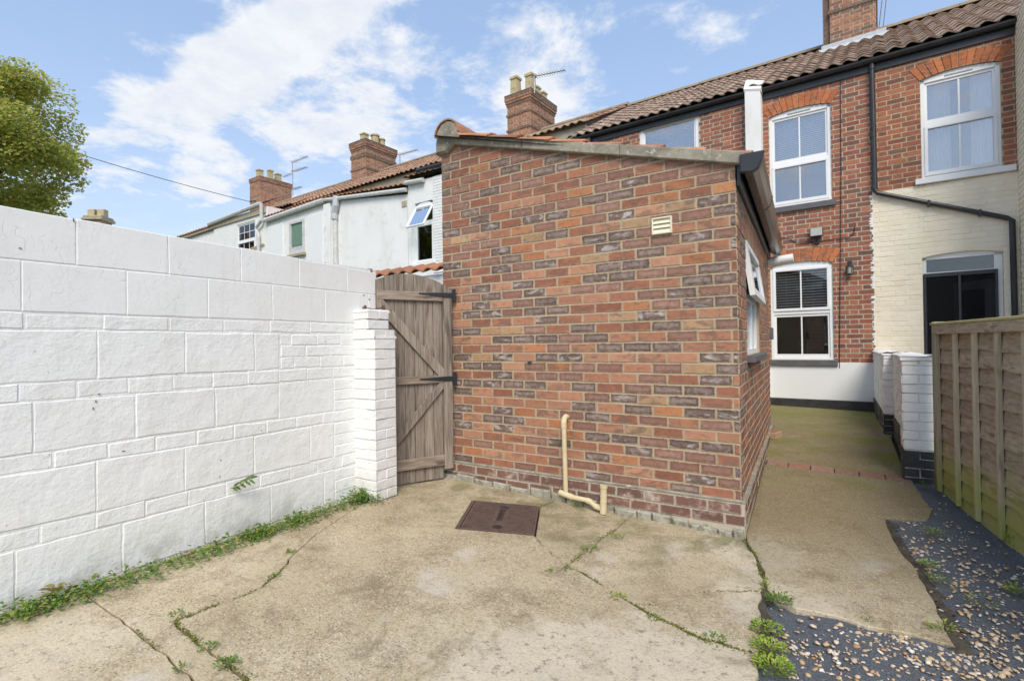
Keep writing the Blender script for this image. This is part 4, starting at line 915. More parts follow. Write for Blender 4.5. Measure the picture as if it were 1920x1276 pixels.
# cream painted brickwork of the right-hand house
st = []
for poly, k in courses(UD, UE, HG, 3.57, G2, .232, .009, 'flemish', [B2], .02, wob=.003): st.append((HF, poly, 'cream', random.uniform(.006, .0105)))
lay(hr_, st, 'painted_brick', 300, 'painted_brickwork')
b = MB()
for poly in [rect(*q) for q in subtract((UD, UE, HG, 3.565), [B2])]: b.prism(poly, HF, .001, .0045, 0)
arc = [(B2[0]+(B2[1]-B2[0])*i/10, archv(B2[0]+(B2[1]-B2[0])*i/10, B2[0], B2[1], B2[3]-.05, .05)) for i in range(11)]
for p, q in zip(arc, arc[1:]): b.prism([p, q, (q[0], B2[3]+.001), (p[0], B2[3]+.001)], HF, -.09, .009, 0)
b.part('paint_layer', 'creamplain', hr_)
# ragged paint edge that runs on to the red bricks
b = MB()
z = .96
while z < 3.5:
    w = random.uniform(.0, .055)
    if w > .012: b.prism([(UD-w, z+.01), (UD+.003, z-.004), (UD+.003, z+.045), (UD-w*.8, z+.03)], HF, .0, .0095, .002)
    z += .0378
b.part('paint_edge', 'wbrick', hm_)
# door opening with dark screen
dz0, dz1 = .3, hf(1730, 503)[1]
m = MB(); D = -.1; a, b_, v1 = B2[0], B2[1], B2[3]-.05
m.fb(HF, a, a+.05, .1, v1, D, D+.06); m.fb(HF, b_-.09, b_, .1, v1, D, D+.06)
for p, q in zip(arc, arc[1:]): m.prism([(p[0], v1-.03), (q[0], v1-.03), (q[0], q[1]), (p[0], p[1])], HF, D, D+.06, 0)
dz1 = 2.24; m.fb(HF, a+.05, b_-.09, dz1, dz1+.04, D, D+.06); do = m.part('door_frame', 'white', hr_)
p_ = MB(); p_.fb(HF, a+.05, b_-.09, dz1+.04, v1-.03, D+.025, D+.035, 0); p_.part('fanlight_pane', 'glasslow', hr_, do)
interior(hr_, HF, a, b_, .1, B2[3], do, -.1, 1.2)
m = MB(); d1, d2 = -.03, .0; sa, sb_ = a+.01, b_-.055
m.fb(HF, sa, sb_, dz1-.03, dz1+.025, d1, d2, .003); m.fb(HF, sa, sa+.03, .3, dz1-.03, d1, d2, .003); m.fb(HF, sb_-.03, sb_, .3, dz1-.03, d1, d2, .003); m.fb(HF, (sa+sb_)/2-.015, (sa+sb_)/2+.015, .3, dz1-.03, d1, d2, .003)
m.part('screen_frame', 'black', hr_, do)
MTs = bpy.data.materials.new('screen_mesh'); MTs.use_nodes = True; t_ = MTs.node_tree; t_.nodes.clear(); tr = N_(t_, 'ShaderNodeBsdfTransparent'); df = N_(t_, 'ShaderNodeBsdfDiffuse'); df.inputs[0].default_value = (.02, .02, .022, 1)
mx = N_(t_, 'ShaderNodeMixShader'); mx.inputs[0].default_value = .55; lnk(t_, tr.outputs[0], mx.inputs[1]); lnk(t_, df.outputs[0], mx.inputs[2]); o_ = N_(t_, 'ShaderNodeOutputMaterial'); lnk(t_, mx.outputs[0], o_.inputs[0]); MT['mesh'] = MTs
m = MB(); m.fb(HF, sa+.03, sb_-.03, .3, dz1-.03, -.017, -.014, 0); m.part('screen_netting', 'mesh', hr_, do)
# white inner door leaf standing ajar inside
DF = Fr(HF.p(b_-.1, 0, -.13)[:2], (HF.u[0]*-.45-HF.n[0]*.9, HF.u[1]*-.45-HF.n[1]*.9)); m = MB()
for q in ((0, .1, .2, 2.15), (.62, .72, .2, 2.15), (.1, .62, 2.03, 2.15), (.1, .62, .2, .5)): m.fb(DF, *q, -.03, .03, .006)
m.part('inner_door', 'white', hr_, do); m = MB(); m.fb(DF, .1, .62, .5, 2.03, -.008, .008, 0); m.part('inner_door_pane', 'glasslow', hr_, do)
# fascias, gutters, downpipes
ue = UE+.02
m = MB(); m.fb(HF, UP+.26*0+.15, UD, EAVE-.14, EAVE, .005, .03, .003); m.part('fascia', 'black', hm_)
m = MB(); m.fb(HF, UD, ue, EAVE-.14, EAVE, .005, .03, .003); m.part('fascia', 'black', hr_)
m = MB(); m.fb(HF, -4.7, UP-.1, EAVE-.10, EAVE+.02, .005, .03, .003); m.part('fascia', 'black', hl_)
gutter(hm_, HF, UP+.15, UD-.001, EAVE+.03, jn=(hf(1620, 125)[0],), dz=-.005); gutter(hr_, HF, UD+.001, ue, EAVE+.025, jn=(UD+.03, 1.5)); gutter(hl_, HF, -5.0, UP-.12, EAVE+.07, jn=(-4.3, -2.75), dz=-.02)
def dpipe(th, fr, pts, r=.034, mat='black', name='downpipe', d=.05, joints=()):
    P3_ = [fr.p(u, v, d if len(q) == 0 else q[0]) for u, v, *q in pts]; m = MB(); m.tube(P3_, r, 12)
    for (u, v, h) in joints: m.tube([fr.p(u, v, d), fr.p(u, v+h, d)], r*1.17, 12)
    return m.part(name, mat, th, smooth=False)
e1 = hf(1640, 362, .06); e2 = hf(1893, 409, .06); e3 = hf(1904, 580, .06); ud = hf(1637, 250, .06)[0]
dpipe(hr_, HF, [(ud, 5.56), (ud, 5.38), (ud+.01, e1[1]+.05), (e1[0]+.035, e1[1]-.005), (e2[0]-.03, e2[1]+.01), (e2[0]+.025, e2[1]-.03), (e2[0]+.035, .4)], d=.06, joints=((ud, 4.40, .06), (ud, 5.44, .05), (ud, e1[1]+.06, .05)))
for u in (1.0, 1.55):
    m = MB(); t = (u-e1[0])/(e2[0]-e1[0]); v = e1[1]+(e2[1]-e1[1])*t; m.fb(HF, u-.014, u+.014, v-.048, v+.04, 0, .098, .002); m.part('pipe_clip', 'black', hr_)
dpipe(hl_, HF, [(hf(1107, 260)[0], 5.6), (hf(1107, 260)[0], 3.2)], .045, joints=((hf(1107, 260)[0], 5.5, .08),))
# roofs
def roof(th, u0, u1, tmat, ridgez, eavz, dr=3.3, d0=.1, ridge='ridge', limit=300, skip=None):
    P, L = roofplane(u0, d0, eavz, dr, ridgez); m = MB(); w = u1-u0
    m.face([P.p(0, 0, 0), P.p(w, 0, 0), P.p(w, L, 0), P.p(0, L, 0)])
    m.face([P.p(w, L, 0), P.p(0, L, 0), HF.p(u0, eavz, -dr*2-.1), HF.p(u1, eavz, -dr*2-.1)][::-1])
    for uu in (u0, u1): m.face([HF.p(uu, eavz, d0), HF.p(uu, ridgez, -dr), HF.p(uu, eavz, -2*dr)])
    ro = m.part('roof', 'soil', th); n = int(round(w/.2)); cw = w/n; rows_ = int(L/.29)
    roof_tiles(th, P, n, rows_, tmat, cw, L/rows_, limit, ro, skip=skip)
    for k in range(max(1, int(w/.45))):
        a = u0+w*k/max(1, int(w/.45)); b2 = u0+w*(k+1)/max(1, int(w/.45))-.008; m = MB(); nn = 6; vs = []
        for uu in (a, b2):
            for i in range(nn+1): t = math.pi*i/nn; vs.append(HF.p(uu, ridgez+.02+.1*math.sin(t)+random.uniform(-.003, .003), -dr-.13*math.cos(t)))
        m.add(vs, [(i, i+1, nn+2+i, nn+1+i) for i in range(nn)]+[tuple(range(nn+1)), tuple(range(2*nn+1, nn, -1))]); m.part('ridge_tile', ridge, th, ro)
    return ro, P
ro_m, Pm = roof(hm_, UP+.1, UD, 'tile_brown', 7.57, 5.60)
ro_r, Pr = roof(hr_, UD, 5.0, 'tile_brown', 7.57, 5.60, limit=300)
ro_l, Pl_ = roof(hl_, -4.93, UP+.1, 'tile_brown', 7.57, 5.64)
# white rendered party pier with lead capping
m = MB(); m.fb(HF, UP-.11, UP+.135, HG, 5.60, 0, .20, .006); po = m.part('party_pier', 'wrender', hm_)
m = MB(); vs = [HF.p(UP-.12, 5.62, .215), HF.p(UP+.145, 5.55, .215), HF.p(UP+.145, 5.74, .02), HF.p(UP-.12, 5.84, .02), HF.p(UP-.12, 5.58, .20), HF.p(UP+.145, 5.51, .20), HF.p(UP+.145, 5.5, -.2), HF.p(UP-.12, 5.5, -.2), HF.p(UP+.145, 5.85, -.2), HF.p(UP-.12, 5.95, -.2)]
m.add(vs, [(0, 1, 2, 3), (4, 5, 1, 0), (3, 2, 8, 9), (5, 6, 8, 2, 1), (4, 0, 3, 9, 7)]); m.part('pier_capping', 'wrender', hm_)
# outrigger of right house, cream brick seen at the frame's edge
og = Fr(HF.p(UE, 0, 0)[:2], (.06, -1)); st = []
m = MB(); m.fb(Fr(HF.p(UE, 0, .005)[:2], (1, -.05)), 0, 1.6, HG, 5.66, .0, 1.55, .004); 
m.part('outrigger_wall', 'creamplain', hr_)
for sf, a_, b2, nn in ((Fr(HF.p(UE, 0, .005)[:2], (HF.n[0], HF.n[1])), 0, 1.54, 0),):
    F2 = Fr(HF.p(UE-.001, 0, 1.55)[:2], (-HF.n[0], -HF.n[1]))
    for poly, k in courses(0, 1.54, 1.2, 5.62, G2, .232, .009, 'flemish', wob=.003): st.append((F2, poly, 'cream', random.uniform(.003, .007)))
lay(hr_, st, 'outrigger_brick', 120, 'outrigger_brickwork')
# things on the middle house wall
def lightbox():
    th = Thing('floodlight', 'grey floodlight on black bracket above the lower sash window', 'light', HF.p(*hf(1530, 450), 0))
    a = hf(1519, 446, .08); b = hf(1543, 426, .08); m = MB(); m.fb(HF, a[0], b[0], a[1]+.01, b[1]+.01, .05, .11, .012); m.part('lamp_housing', 'black', th)
    m = MB(); m.fb(HF, a[0]+.008, b[0]-.008, a[1]+.02, b[1]+.002, .108, .116, .003); m.part('lamp_glass', 'lamp', th)
    c = ((a[0]+b[0])/2, a[1]); m = MB(); m.fb(HF, c[0]-.03, c[0]+.03, c[1]-.10, c[1]-.05, 0, .05, .004); m.tube([HF.p(c[0], c[1]-.07, .04), HF.p(c[0], c[1]-.0, .08)], .015, 8); m.part('bracket', 'black', th)
MT['lamp'] = M('frosted_lamp_glass', [(.42, .42, .37), (.5, .5, .45)], 20, .3, 60, .05); lightbox()
th = Thing('wall_lantern', 'small black lantern with glass panes on the red brick, right of lower window', 'light', HF.p(*hf(1593, 512), 0))
c = hf(1593, 506, .07); m = MB()
for i, (z0, z1, r) in enumerate(((-.085, -.07, .045), (-.07, -.055, .03), (.055, .07, .06), (.07, .10, .035), (.10, .125, .012))): m.tube([HF.p(c[0], c[1]+z0, .075), HF.p(c[0], c[1]+z1, .075)], [r, r*.8], 6)
m.tube([HF.p(c[0], c[1]+.10, .0), HF.p(c[0], c[1]+.13, .05), HF.p(c[0], c[1]+.12, .075)], .008, 6); m.fb(HF, c[0]-.03, c[0]+.03, c[1]-.0, c[1]+.15, 0, .012, .003)
for k in range(6): t = k*math.pi/3; q = Vector(HF.p(c[0], c[1], .075))+Vector((math.cos(t), math.sin(t), 0))*.045; m.tube([q+Vector((0, 0, -.06)), q+Vector((0, 0, .06))], .005, 4)
m.part('lantern_frame', 'black', th); m = MB(); m.tube([HF.p(c[0], c[1]-.055, .075), HF.p(c[0], c[1]+.055, .075)], .038, 6); m.part('lantern_glass', 'lamp', th)
a = hf(1499, 457); b = hf(1525, 449); m = MB(); m.fb(HF, a[0], b[0], a[1], b[1]+.005, 0, .012, .003); ab = m.part('air_brick', 'h_red', hm_)
m = MB()
for i in range(7):
    for j in range(2): uu = a[0]+.01+(b[0]-a[0]-.02)*i/7; m.fb(HF, uu+.005, uu+.017, a[1]+.012+j*.028, a[1]+.03+j*.028, 0, .0125, 0)
m.part('air_brick_holes', 'blackpaint', hm_, ab, stuff=True)
m = MB(); pts = [(1576, 138), (1577, 300), (1576, 450), (1574, 690)]; m.tube([HF.p(*hf(*p, .016), .016) for p in pts], .0055, 6); 
m.top('vertical_cable', 'black', 'thin black cable running straight down the red brick wall, right of the sash windows', 'cable')
m = MB(); pts = [(1462, 446), (1476, 446), (1488, 451), (1500, 457), (1530, 453), (1560, 449), (1590, 445), (1601, 438), (1603, 424)]; m.tube([HF.p(*hf(*p, .02), .02) for p in pts], .006, 6)
m.top('sagging_cable', 'black', 'dark cable looping across the bricks beneath the floodlight', 'cable')

# chimneys: parts of the roofs
def chimney(th, parent, u0, u1, d0, d1, zb, zt, limit, pots, bands=True, corb=.1, shape='sq', mat='ch_red'):
    """zb base, zt top of corbelled head; the stack runs from d0 to d1 behind the facade"""
    m = MB(); F0 = Fr(HF.p(u0, 0, -d0)[:2], HF.u); w = u1-u0; dp = d1-d0
    F1 = Fr(HF.p(u1, 0, -d0)[:2], (-HF.n[0], -HF.n[1])); F2 = Fr(HF.p(u0, 0, -d1)[:2], HF.n)
    m.prism(rect(0, w, zb-.9, zt-.02), F0, -dp, 0, 0, 0, True); so_ = m.part('chimney', 'mortar_h', th, parent)
    st = []; ncr = int((zt-zb+.5)/.075); z0 = zt-ncr*.075
    for fr, ww in ((F0, w), (F1, dp), (F2, dp)):
        z = z0; k = 0
        while z < zt-.01:
            fromtop = (zt-z)/.075; out = .004
            if bands:
                if fromtop < 2.5: out = .06
                elif fromtop < 3.5: out = .045
                elif fromtop < 4.5: out = .022
                elif 7 < fromtop < 8.5: out = .03
                elif 13 < fromtop < 14.6: out = .03
            elif fromtop < 2.3: out = .03
            mt = 'ch_grey' if (bands and (.02 < out < .035 or fromtop < 1.2)) or (random.random() < .12) else mat
            a0_, b0_ = (-out, ww+out) if out > .02 else (0, ww)
            for poly, kk in courses(a0_, b0_, z, z+.075, .075, .225, .011, 'flemish', off=(-.17 if k % 2 else 0)): st.append((fr, poly, mt, out+random.uniform(0, .004)))
            z += .075; k += 1
        m = MB()
        if bands:
            for (f0, f1, o2) in ((0, 3, .04), (3, 4, .015)):
                m.prism(rect(-o2 if fr is F0 else 0, ww+o2, zt-f1*.075, zt-f0*.075-.002), fr, 0, o2, 0)
            m.part('corbel_bed', 'ch_grey', th, so_)
    lay(th, st, 'brick', limit, 'chimney_brickwork', so_)
    c = MB(); o2 = .065 if bands else .035
    q = [F0.p(-o2, 0, o2), F0.p(w+o2, 0, o2), F0.p(w+o2, 0, -dp-o2), F0.p(-o2, 0, -dp-o2)]; q2 = [F0.p(.12, 0, -.12), F0.p(w-.12, 0, -.12), F0.p(w-.12, 0, -dp+.12), F0.p(.12, 0, -dp+.12)]
    vs = [(x, y, zt) for x, y, _ in q]+[(x, y, zt+.03) for x, y, _ in q]+[(x, y, zt+.1) for x, y, _ in q2]
    c.add(vs, [(i, (i+1) % 4, 4+(i+1) % 4, 4+i) for i in range(4)]+[(4+i, 4+(i+1) % 4, 8+(i+1) % 4, 8+i) for i in range(4)]+[(8, 9, 10, 11)]); c.part('flaunching', 'ch_grey', th, so_)
    for (pu, pd, r, h, kind) in pots:
        pt = MB(); x, y, _ = F0.p(pu*w, 0, -pd*dp); n = 4 if kind == 'sq' else 10; rot = math.pi/4
        def ring(rr, z): return [(x+(HF.u[0]*math.cos(2*math.pi*k/n+rot)-HF.n[0]*math.sin(2*math.pi*k/n+rot))*rr, y+(HF.u[1]*math.cos(2*math.pi*k/n+rot)-HF.n[1]*math.sin(2*math.pi*k/n+rot))*rr, z) for k in range(n)]
        prof_ = [(r*1.12, zt+.06), (r, zt+.12), (r*.9, zt+.06+h*.82), (r*1.12, zt+.06+h*.84), (r*1.12, zt+.06+h*.95), (r*.92, zt+.06+h), (r*.7, zt+.06+h), (r*.7, zt+.06+h*.7)]
        vs = []; 
        for rr, z in prof_: vs += ring(rr, z)
        pt.add(vs, [(i*n+k, i*n+(k+1) % n, (i+1)*n+(k+1) % n, (i+1)*n+k) for i in range(len(prof_)-1) for k in range(n)]+[tuple(range((len(prof_)-1)*n, len(prof_)*n))]); pt.part('chimney_pot', 'pot', th, so_)
    return so_
c0 = HF.px(1557, 80, -2.65)[0]; c1 = HF.px(1643, 70, -2.65)[0]
so4 = chimney(hm_, ro_m, c0, c1, 2.65, 3.95, 7.2, 9.0, 120, [(.3, .3, .14, .4, 'sq'), (.7, .3, .14, .4, 'sq'), (.5, .75, .14, .4, 'sq')])
m = MB(); m.fb(Fr(HF.p(c0, 0, -2.7)[:2], HF.u), -.13, -.0, 7.1, 8.9, -.5, .0, .01); m.part('brick_pilaster', 'ch_grey', hm_, so4)
zz0 = 5.645+(7.57-5.645)*(2.65+.1)/3.4
m = MB(); m.fb(HF, c0-.16, c1+.16, zz0-.02, zz0+.13, -2.66, -2.60, .01); m.add([HF.p(c0-.2, zz0-.12, -2.46), HF.p(c1+.2, zz0-.12, -2.46), HF.p(c1+.2, zz0+.06, -2.61), HF.p(c0-.2, zz0+.06, -2.61)], [(0, 1, 2, 3)]); m.part('lead_flashing', 'lead', hm_, ro_m)
# ---------------- white neighbours to the left
def wallrange(th, u0, u1, z0, z1, dep, mat, holes=(), lines=(), d=0.):
    m = MB(); wallface(m, HF, u0, u1, z0, max(z1), holes, .1, [( (z1[0]-z1[1])/(u1-u0)*1., 1., z1[0]+(z1[0]-z1[1])/(u1-u0)*u0)], d=d)
    for uu, zt in ((u0, z1[0]), (u1, z1[1])): m.face([HF.p(uu, z0, d), HF.p(uu, zt, d), HF.p(uu, zt, -dep), HF.p(uu, z0, -dep)])
    return m.part('wall', mat, th)
LR = 7.9
def leanroof(th, u0, u1, zg0, zg1, zb, tmat='terra', dpt=.8):
    m = MB(); m.face([HF.p(u0, zg0, .08), HF.p(u1, zg1, .08), HF.p(u1, zb, -dpt), HF.p(u0, zb, -dpt)]); lo = m.part('lean_to_roof', 'soil', th)
    o = HF.p(u0, zg0+.01, .1); av = Vector(HF.p(u1, zg1+.01, .1))-Vector(o); bv = Vector(HF.p(u0, zb+.01, -dpt))-Vector(o)
    P = Pl(o, av, bv); L = bv.length; n = int(av.length/.2)
    roof_tiles(th, P, n, max(2, int(L/.3)), tmat, av.length/n, L/max(2, int(L/.3)), 0, lo)
def band(th, u0, u1, z0, z1):
    m = MB(); m.fb(HF, u0, u1, z0, z1, -1.1, -.8, .01); m.part('upper_wall', 'render', th)
MT['terra_old'] = M('old_clay_tile', [(.27, .15, .09), (.38, .21, .13), (.42, .27, .18)], 4, .85, 90, .3, var=.25, dirt=((.22, .19, .13), 2, .45, .7, .8))
def mainroof(th, u0, u1, zr_=LR, ze=6.37, limit=0): return roof(th, u0, u1, 'terra_old', zr_, ze, 3.3, -.72, 'ridge', limit)
def rgut(th, p0, p1, mat='gutterwhite', r=.06, nm='gutter'):
    a = Vector(HF.p(*p0, .09)); b = Vector(HF.p(*p1, .09)); m = MB(); m.tube([a, b], r, 8); return m.part(nm, mat, th)
MT['gutterwhite'] = M('old_white_gutter', [(.5, .5, .48), (.7, .71, .7)], 9, .6, 40, .2)
w1 = Thing('white_house', 'white house behind the outhouse with arched window propped open', 'house', HF.p(-9, HG, -2), 'white houses along the terrace')
w2 = Thing('white_house', 'blank white rendered house wall with grey soil pipe, below the tall chimney with banded head', 'house', HF.p(-11.6, HG, -2), 'white houses along the terrace')
w3 = Thing('white_house', 'white panelled house with a small window holding green sheeting', 'house', HF.p(-15.5, HG, -2), 'white houses along the terrace')
w4 = Thing('white_house', 'far white house with small-paned sash window below the plain brick chimney', 'house', HF.p(-19, HG, -2), 'white houses along the terrace')
w5 = Thing('white_house', 'farthest low white house end with orange tiled verge behind the wall top', 'house', HF.p(-24, HG, -2), 'white houses along the terrace')
O1 = (-9.66, -8.98, 3.5, 5.12)
wallrange(w1, -9.92, -4.94, HG, (5.72, 5.6), 6, 'wbrick', [O1]); leanroof(w1, -9.95, -5.9, 5.8, 5.8, 6.05); band(w1, -9.9, -4.95, 5.6, 6.45)
rr1, _ = mainroof(w1, -9.4, -4.93, 7.62, 6.3, 200)
st = []
for poly, k in courses(-9.0+.02, -8.2, 3.2, 5.7, .075, .23, .009, 'flemish', [O1], wob=.003): st.append((HF, poly, 'wbrick', random.uniform(.02, .025)))
lay(w1, st, 'painted_brick', 120, 'painted_brickwork')
sash(w1, HF, O1[0], O1[1], O1[2], O1[3], 4.55, .1, 0, 'glasslow', fw=.04)
am = MB(); tl = Vector(HF.p(O1[0]+.03, 4.98, .0)); tr_ = Vector(HF.p(O1[1]-.03, 4.98, 0)); bl_ = Vector(HF.p(O1[0]+.03, 4.42, .34)); br_ = Vector(HF.p(O1[1]-.03, 4.42, .34))
for a, b in ((tl, tr_), (tr_, br_), (br_, bl_), (bl_, tl)): am.tube([a, b], .03, 6)
am.part('open_casement', 'white', w1); am = MB(); am.face([tl, tr_, br_, bl_]); am.part('casement_pane', 'glasslow', w1)
am = MB(); am.fb(HF, O1[0]-.1, O1[1]+.08, O1[2]-.09, O1[2]-.01, -.05, .09, .008); am.part('window_sill', 'white', w1)
rgut(w1, (-9.92, 5.70), (-9.25, 5.66)); rgut(w1, (-9.45, 5.92), (-8.3, 5.90), 'black', .075)
wallrange(w2, -13.5, -9.94, HG, (5.85, 5.42), 6, 'wrender'); leanroof(w2, -13.4, -9.95, 5.9, 5.62, 6.0); band(w2, -14.0, -9.9, 5.5, 6.40)
rr2, _ = mainroof(w2, -16.6, -9.4)
rgut(w2, (-13.7, 5.90), (-9.9, 5.52)); u_ = hf(636, 400)[0]
dp = MB(); dp.tube([HF.p(u_, 5.88, .1), HF.p(u_, 5.6, .12), HF.p(u_-.1, 5.4, .1), HF.p(u_-.1, 5.2, .1)], .1, 10); dp.part('rainwater_hopper', 'metalpaint' if 'metalpaint' in MT else 'lead', w2)
dp = MB(); dp.tube([HF.p(u_-.1, 5.3, .08), HF.p(u_-.1, HG, .08)], .075, 10); dp.part('soil_pipe', 'gutterwhite', w2)
dp = MB(); dp.fb(HF, *[hf(754, 388)[0], hf(763, 388)[0]], hf(758, 388)[1], hf(758, 377)[1], 0, .02, .004); dp.part('wall_vent', 'render', w2)
O3 = (hf(543, 415)[0], hf(572, 410)[0], 4.42, 5.52)
wallrange(w3, -17.0, -13.5, HG, (5.85, 5.85), 6, 'wrender', [O3]); leanroof(w3, -17.0, -13.4, 5.85, 5.9, 6.08); band(w3, -21.0, -14.0, 5.5, 6.46); rgut(w3, (-17.05, 5.78), (-13.6, 5.88), r=.085)
for a, b in ((-16.9, -16.0), (-14.6, -13.75)):
    m = MB(); m.fb(HF, a, b, 3.0, 5.55, 0, .04, .008); m.part('wall_panel', 'white', w3)
m = MB(); m.fb(HF, -13.62, -13.3, HG, 5.75, 0, .09, .01); m.part('corner_strip', 'wrender', w3)
m = MB(); m.fb(HF, O3[0], O3[1], O3[2], O3[2]+.09, -.06, .03); m.fb(HF, O3[0], O3[1], O3[3]-.09, O3[3], -.06, .03); m.fb(HF, O3[0], O3[0]+.1, O3[2]+.09, O3[3]-.09, -.06, .03); m.fb(HF, O3[1]-.13, O3[1], O3[2]+.09, O3[3]-.09, -.06, .03); wo3 = m.part('window', 'gutterwhite', w3)
m = MB(); m.fb(HF, O3[0]+.1, O3[1]-.13, O3[2]+.28, O3[3]-.09, -.03, -.015, 0); m.part('green_sheet', 'green_blind', w3, wo3)
m = MB(); m.fb(HF, O3[0]+.1, O3[1]-.13, O3[2]+.08, O3[3]-.09, -.045, -.035, 0); m.part('pane', 'lead', w3, wo3)
m = MB(); m.fb(HF, O3[0]-.05, O3[1]+.05, O3[2]-.1, O3[2]-.01, 0, .1, .008); m.part('window_sill', 'render', w3)
O4 = (hf(443, 420)[0]+.02, hf(479, 415)[0]-.02, 4.6, 5.95)
wallrange(w4, -21.0, -17.0, HG, (6.05, 6.3), 6, 'wbrick', [O4]); rgut(w4, (-21.2, 6.27), (-17.3, 6.42), r=.08)
m = MB(); m.fb(HF, -21.1, -17.1, 6.08, 6.28, .0, .05); m.part('fascia', 'render', w4)
wo4 = sash(w4, HF, *O4, 5.28, 0, (2, 1), 'glasslow', fw=.07)
m = MB(); m.tube([HF.p(-17.2, 6.35, .12), HF.p(-17.2, 5.8, .12), HF.p(-17.6, 5.6, .1), HF.p(-17.45, 5.3, .1), HF.p(-17.45, HG, .1)], .06, 8); m.part('downpipe', 'gutterwhite', w4)
m = MB(); m.tube([HF.p(-18.2, 4.9, .05), HF.p(-17.2, 5.0, .05)], .03, 6); m.tube([HF.p(-17.9, 4.9, .05), HF.p(-17.9, 4.4, .05)], .03, 6); m.part('waste_pipe', 'pipecream', w4)
rr4, _ = mainroof(w4, -23.6, -16.6, 7.9, 6.46)
m = MB(); m.face([HF.p(-21.1, 6.35, .1), HF.p(-17.3, 6.45, .1), HF.p(-17.3, 6.9, -.8), HF.p(-21.1, 6.8, -.8)]); m.part('lean_to_roof', 'terra', w4)
# farthest: gable verge dropping to left
m = MB(); pts = [(-29.5, HG), (-21.0, HG), (-21.0, 6.05), (-25.0, 6.0), (-29.5, 5.5)]; m.prism(pts, HF, -5, -.05, 0); m.part('wall', 'wrender', w5)
m = MB(); m.prism([(-29.6, 5.5), (-25.0, 6.0), (-21.0, 6.07), (-21.0, 6.17), (-25.0, 6.12), (-29.6, 5.62)], HF, -5, .06, .01); m.part('verge_board', 'render', w5)
m = MB()
for i in range(34): a = -29.6+i*.25; f = lambda u: (6.12 if u > -25 else 6.12-(-25-u)*.1087)+(.012*(u+25) if u > -25 else 0); m.prism([(a, f(a)+.01), (a+.25, f(a+.25)-.005), (a+.25, f(a+.25)+.035), (a, f(a)+.07)], HF, -5, .1, .004)
m.part('verge_tiles', 'terra', w5)
chimney(w4, rr4, -23.05, -22.22, 2.52, 4.08, 6.9, 9.05, 0, [(.35, .2, .17, .45, 'sq'), (.6, .45, .15, .5, 'sq'), (.5, .72, .17, .45, 'sq')], bands=False)
chimney(w2, rr2, -15.73, -14.89, 2.58, 4.02, 6.9, 8.95, 0, [(.4, .25, .17, .4, 'sq'), (.5, .55, .16, .48, 'rd'), (.5, .78, .13, .42, 'rd')])
chimney(w1, rr1, -8.45, -7.64, 2.62, 3.98, 6.6, 8.62, 0, [(.25, .12, .17, .55, 'sq'), (.72, .28, .17, .62, 'sq'), (.6, .62, .15, .45, 'sq'), (.6, .88, .15, .42, 'sq')])
for (th, ro_, a, b, zb) in ((w2, rr2, -15.73, -14.89, 7.35), (w1, rr1, -8.45, -7.64, 7.1)):
    m = MB(); m.fb(HF, a-.05, b+.1, zb-.05, zb+.16, -2.57, -2.5, .01)
    m.prism([(0, zb), (1.44, 7.9), (1.44, 8.0), (0, zb+.22)], Fr(HF.p(b, 0, -2.58)[:2], (-HF.n[0], -HF.n[1])), 0, .03, .0); m.part('lead_flashing', 'lead', th, ro_)

# far chimney over the white wall
fcx = Vector(C)+Vector(ray(181, 405)).normalized()*26
fh = Thing('far_chimney', 'small pale two-pot chimney top peeping over the white wall near the tree', 'chimney', (fcx.x, fcx.y, 0))
FF = Fr((fcx.x, fcx.y), (.8, .6)); m = MB(); m.fb(FF, -.3, .3, 0, fcx.z-.2, -.4, .2, .01); m.part('stack', 'ch_grey', fh); m = MB(); m.fb(FF, -.38, .38, fcx.z-.2, fcx.z-.1, -.48, .28, .02); m.fb(FF, -.34, .34, fcx.z-.1, fcx.z-.02, -.44, .24, .02); m.part('stack_head', 'render', fh)
for u in (-.17, .17): m = MB(); m.fb(FF, u-.13, u+.13, fcx.z-.02, fcx.z+.26, -.2, .06, .02); m.part('chimney_pot', 'pot', fh)

# ------------------------------------------------------------------ aerials, cable
def aerial(name, label, base, h, arms, r=.018, group=None):
    th = Thing(name, label, 'aerial', base, 'television aerials on the chimneys'); b = Vector(base); m = MB(); m.tube([b, b+Vector((0, 0, h))], r, 6); m.part('mast', 'metal', th)
    for (z, L, a, rods, tilt) in arms:
        d = Vector((math.cos(a), math.sin(a), tilt)); s = Vector((-math.sin(a), math.cos(a), 0)); m = MB(); p = b+Vector((0, 0, z)); m.tube([p-d*.12, p+d*L], r*.7, 5); m.part('boom', 'metal', th)
        if rods:
            m = MB()
            for i in range(rods): q = p+d*(L*(i+.5)/rods); m.tube([q-s*.16*(1-.4*i/rods), q+s*.16*(1-.4*i/rods)], r*.35, 4)
            m.part('rods', 'metal', th, stuff=True)
    return th
def hp(x, y, d): q = pl(x, y, HF.p(0, 0, -d), (HF.n[0], HF.n[1], 0)); return Vector(q)
p = hp(549, 368, 4.1); q = hp(549, 304, 4.1); hh_ = q.z-p.z
aerial('tv_aerial', 'tall three-armed television aerial on the leftmost brick chimney', p, hh_, [(hh_, 1.35, -.1, 12, -.03), (hh_*.72, 1.3, -.1, 12, -.05), (hh_*.20, .8, -.1, 8, -.03), (hh_*.68, -.9, -.1, 6, .0)])
p = hp(750, 312, 3.6); q = hp(750, 290, 3.6); aerial('tv_aerial', 'small television aerial behind the chimney with banded head', p, q.z-p.z, [(q.z-p.z, 1.0, -.1, 10, -.06)])
p = hp(1002, 175, 2.7); q = hp(1018, 144, 2.7); aerial('tv_aerial', 'aerial leaning beside the pots of the tall chimney above the outhouse', p, q.z-p.z+.1, [(q.z-p.z+.1, 1.0, .0, 12, -.12)], .02)
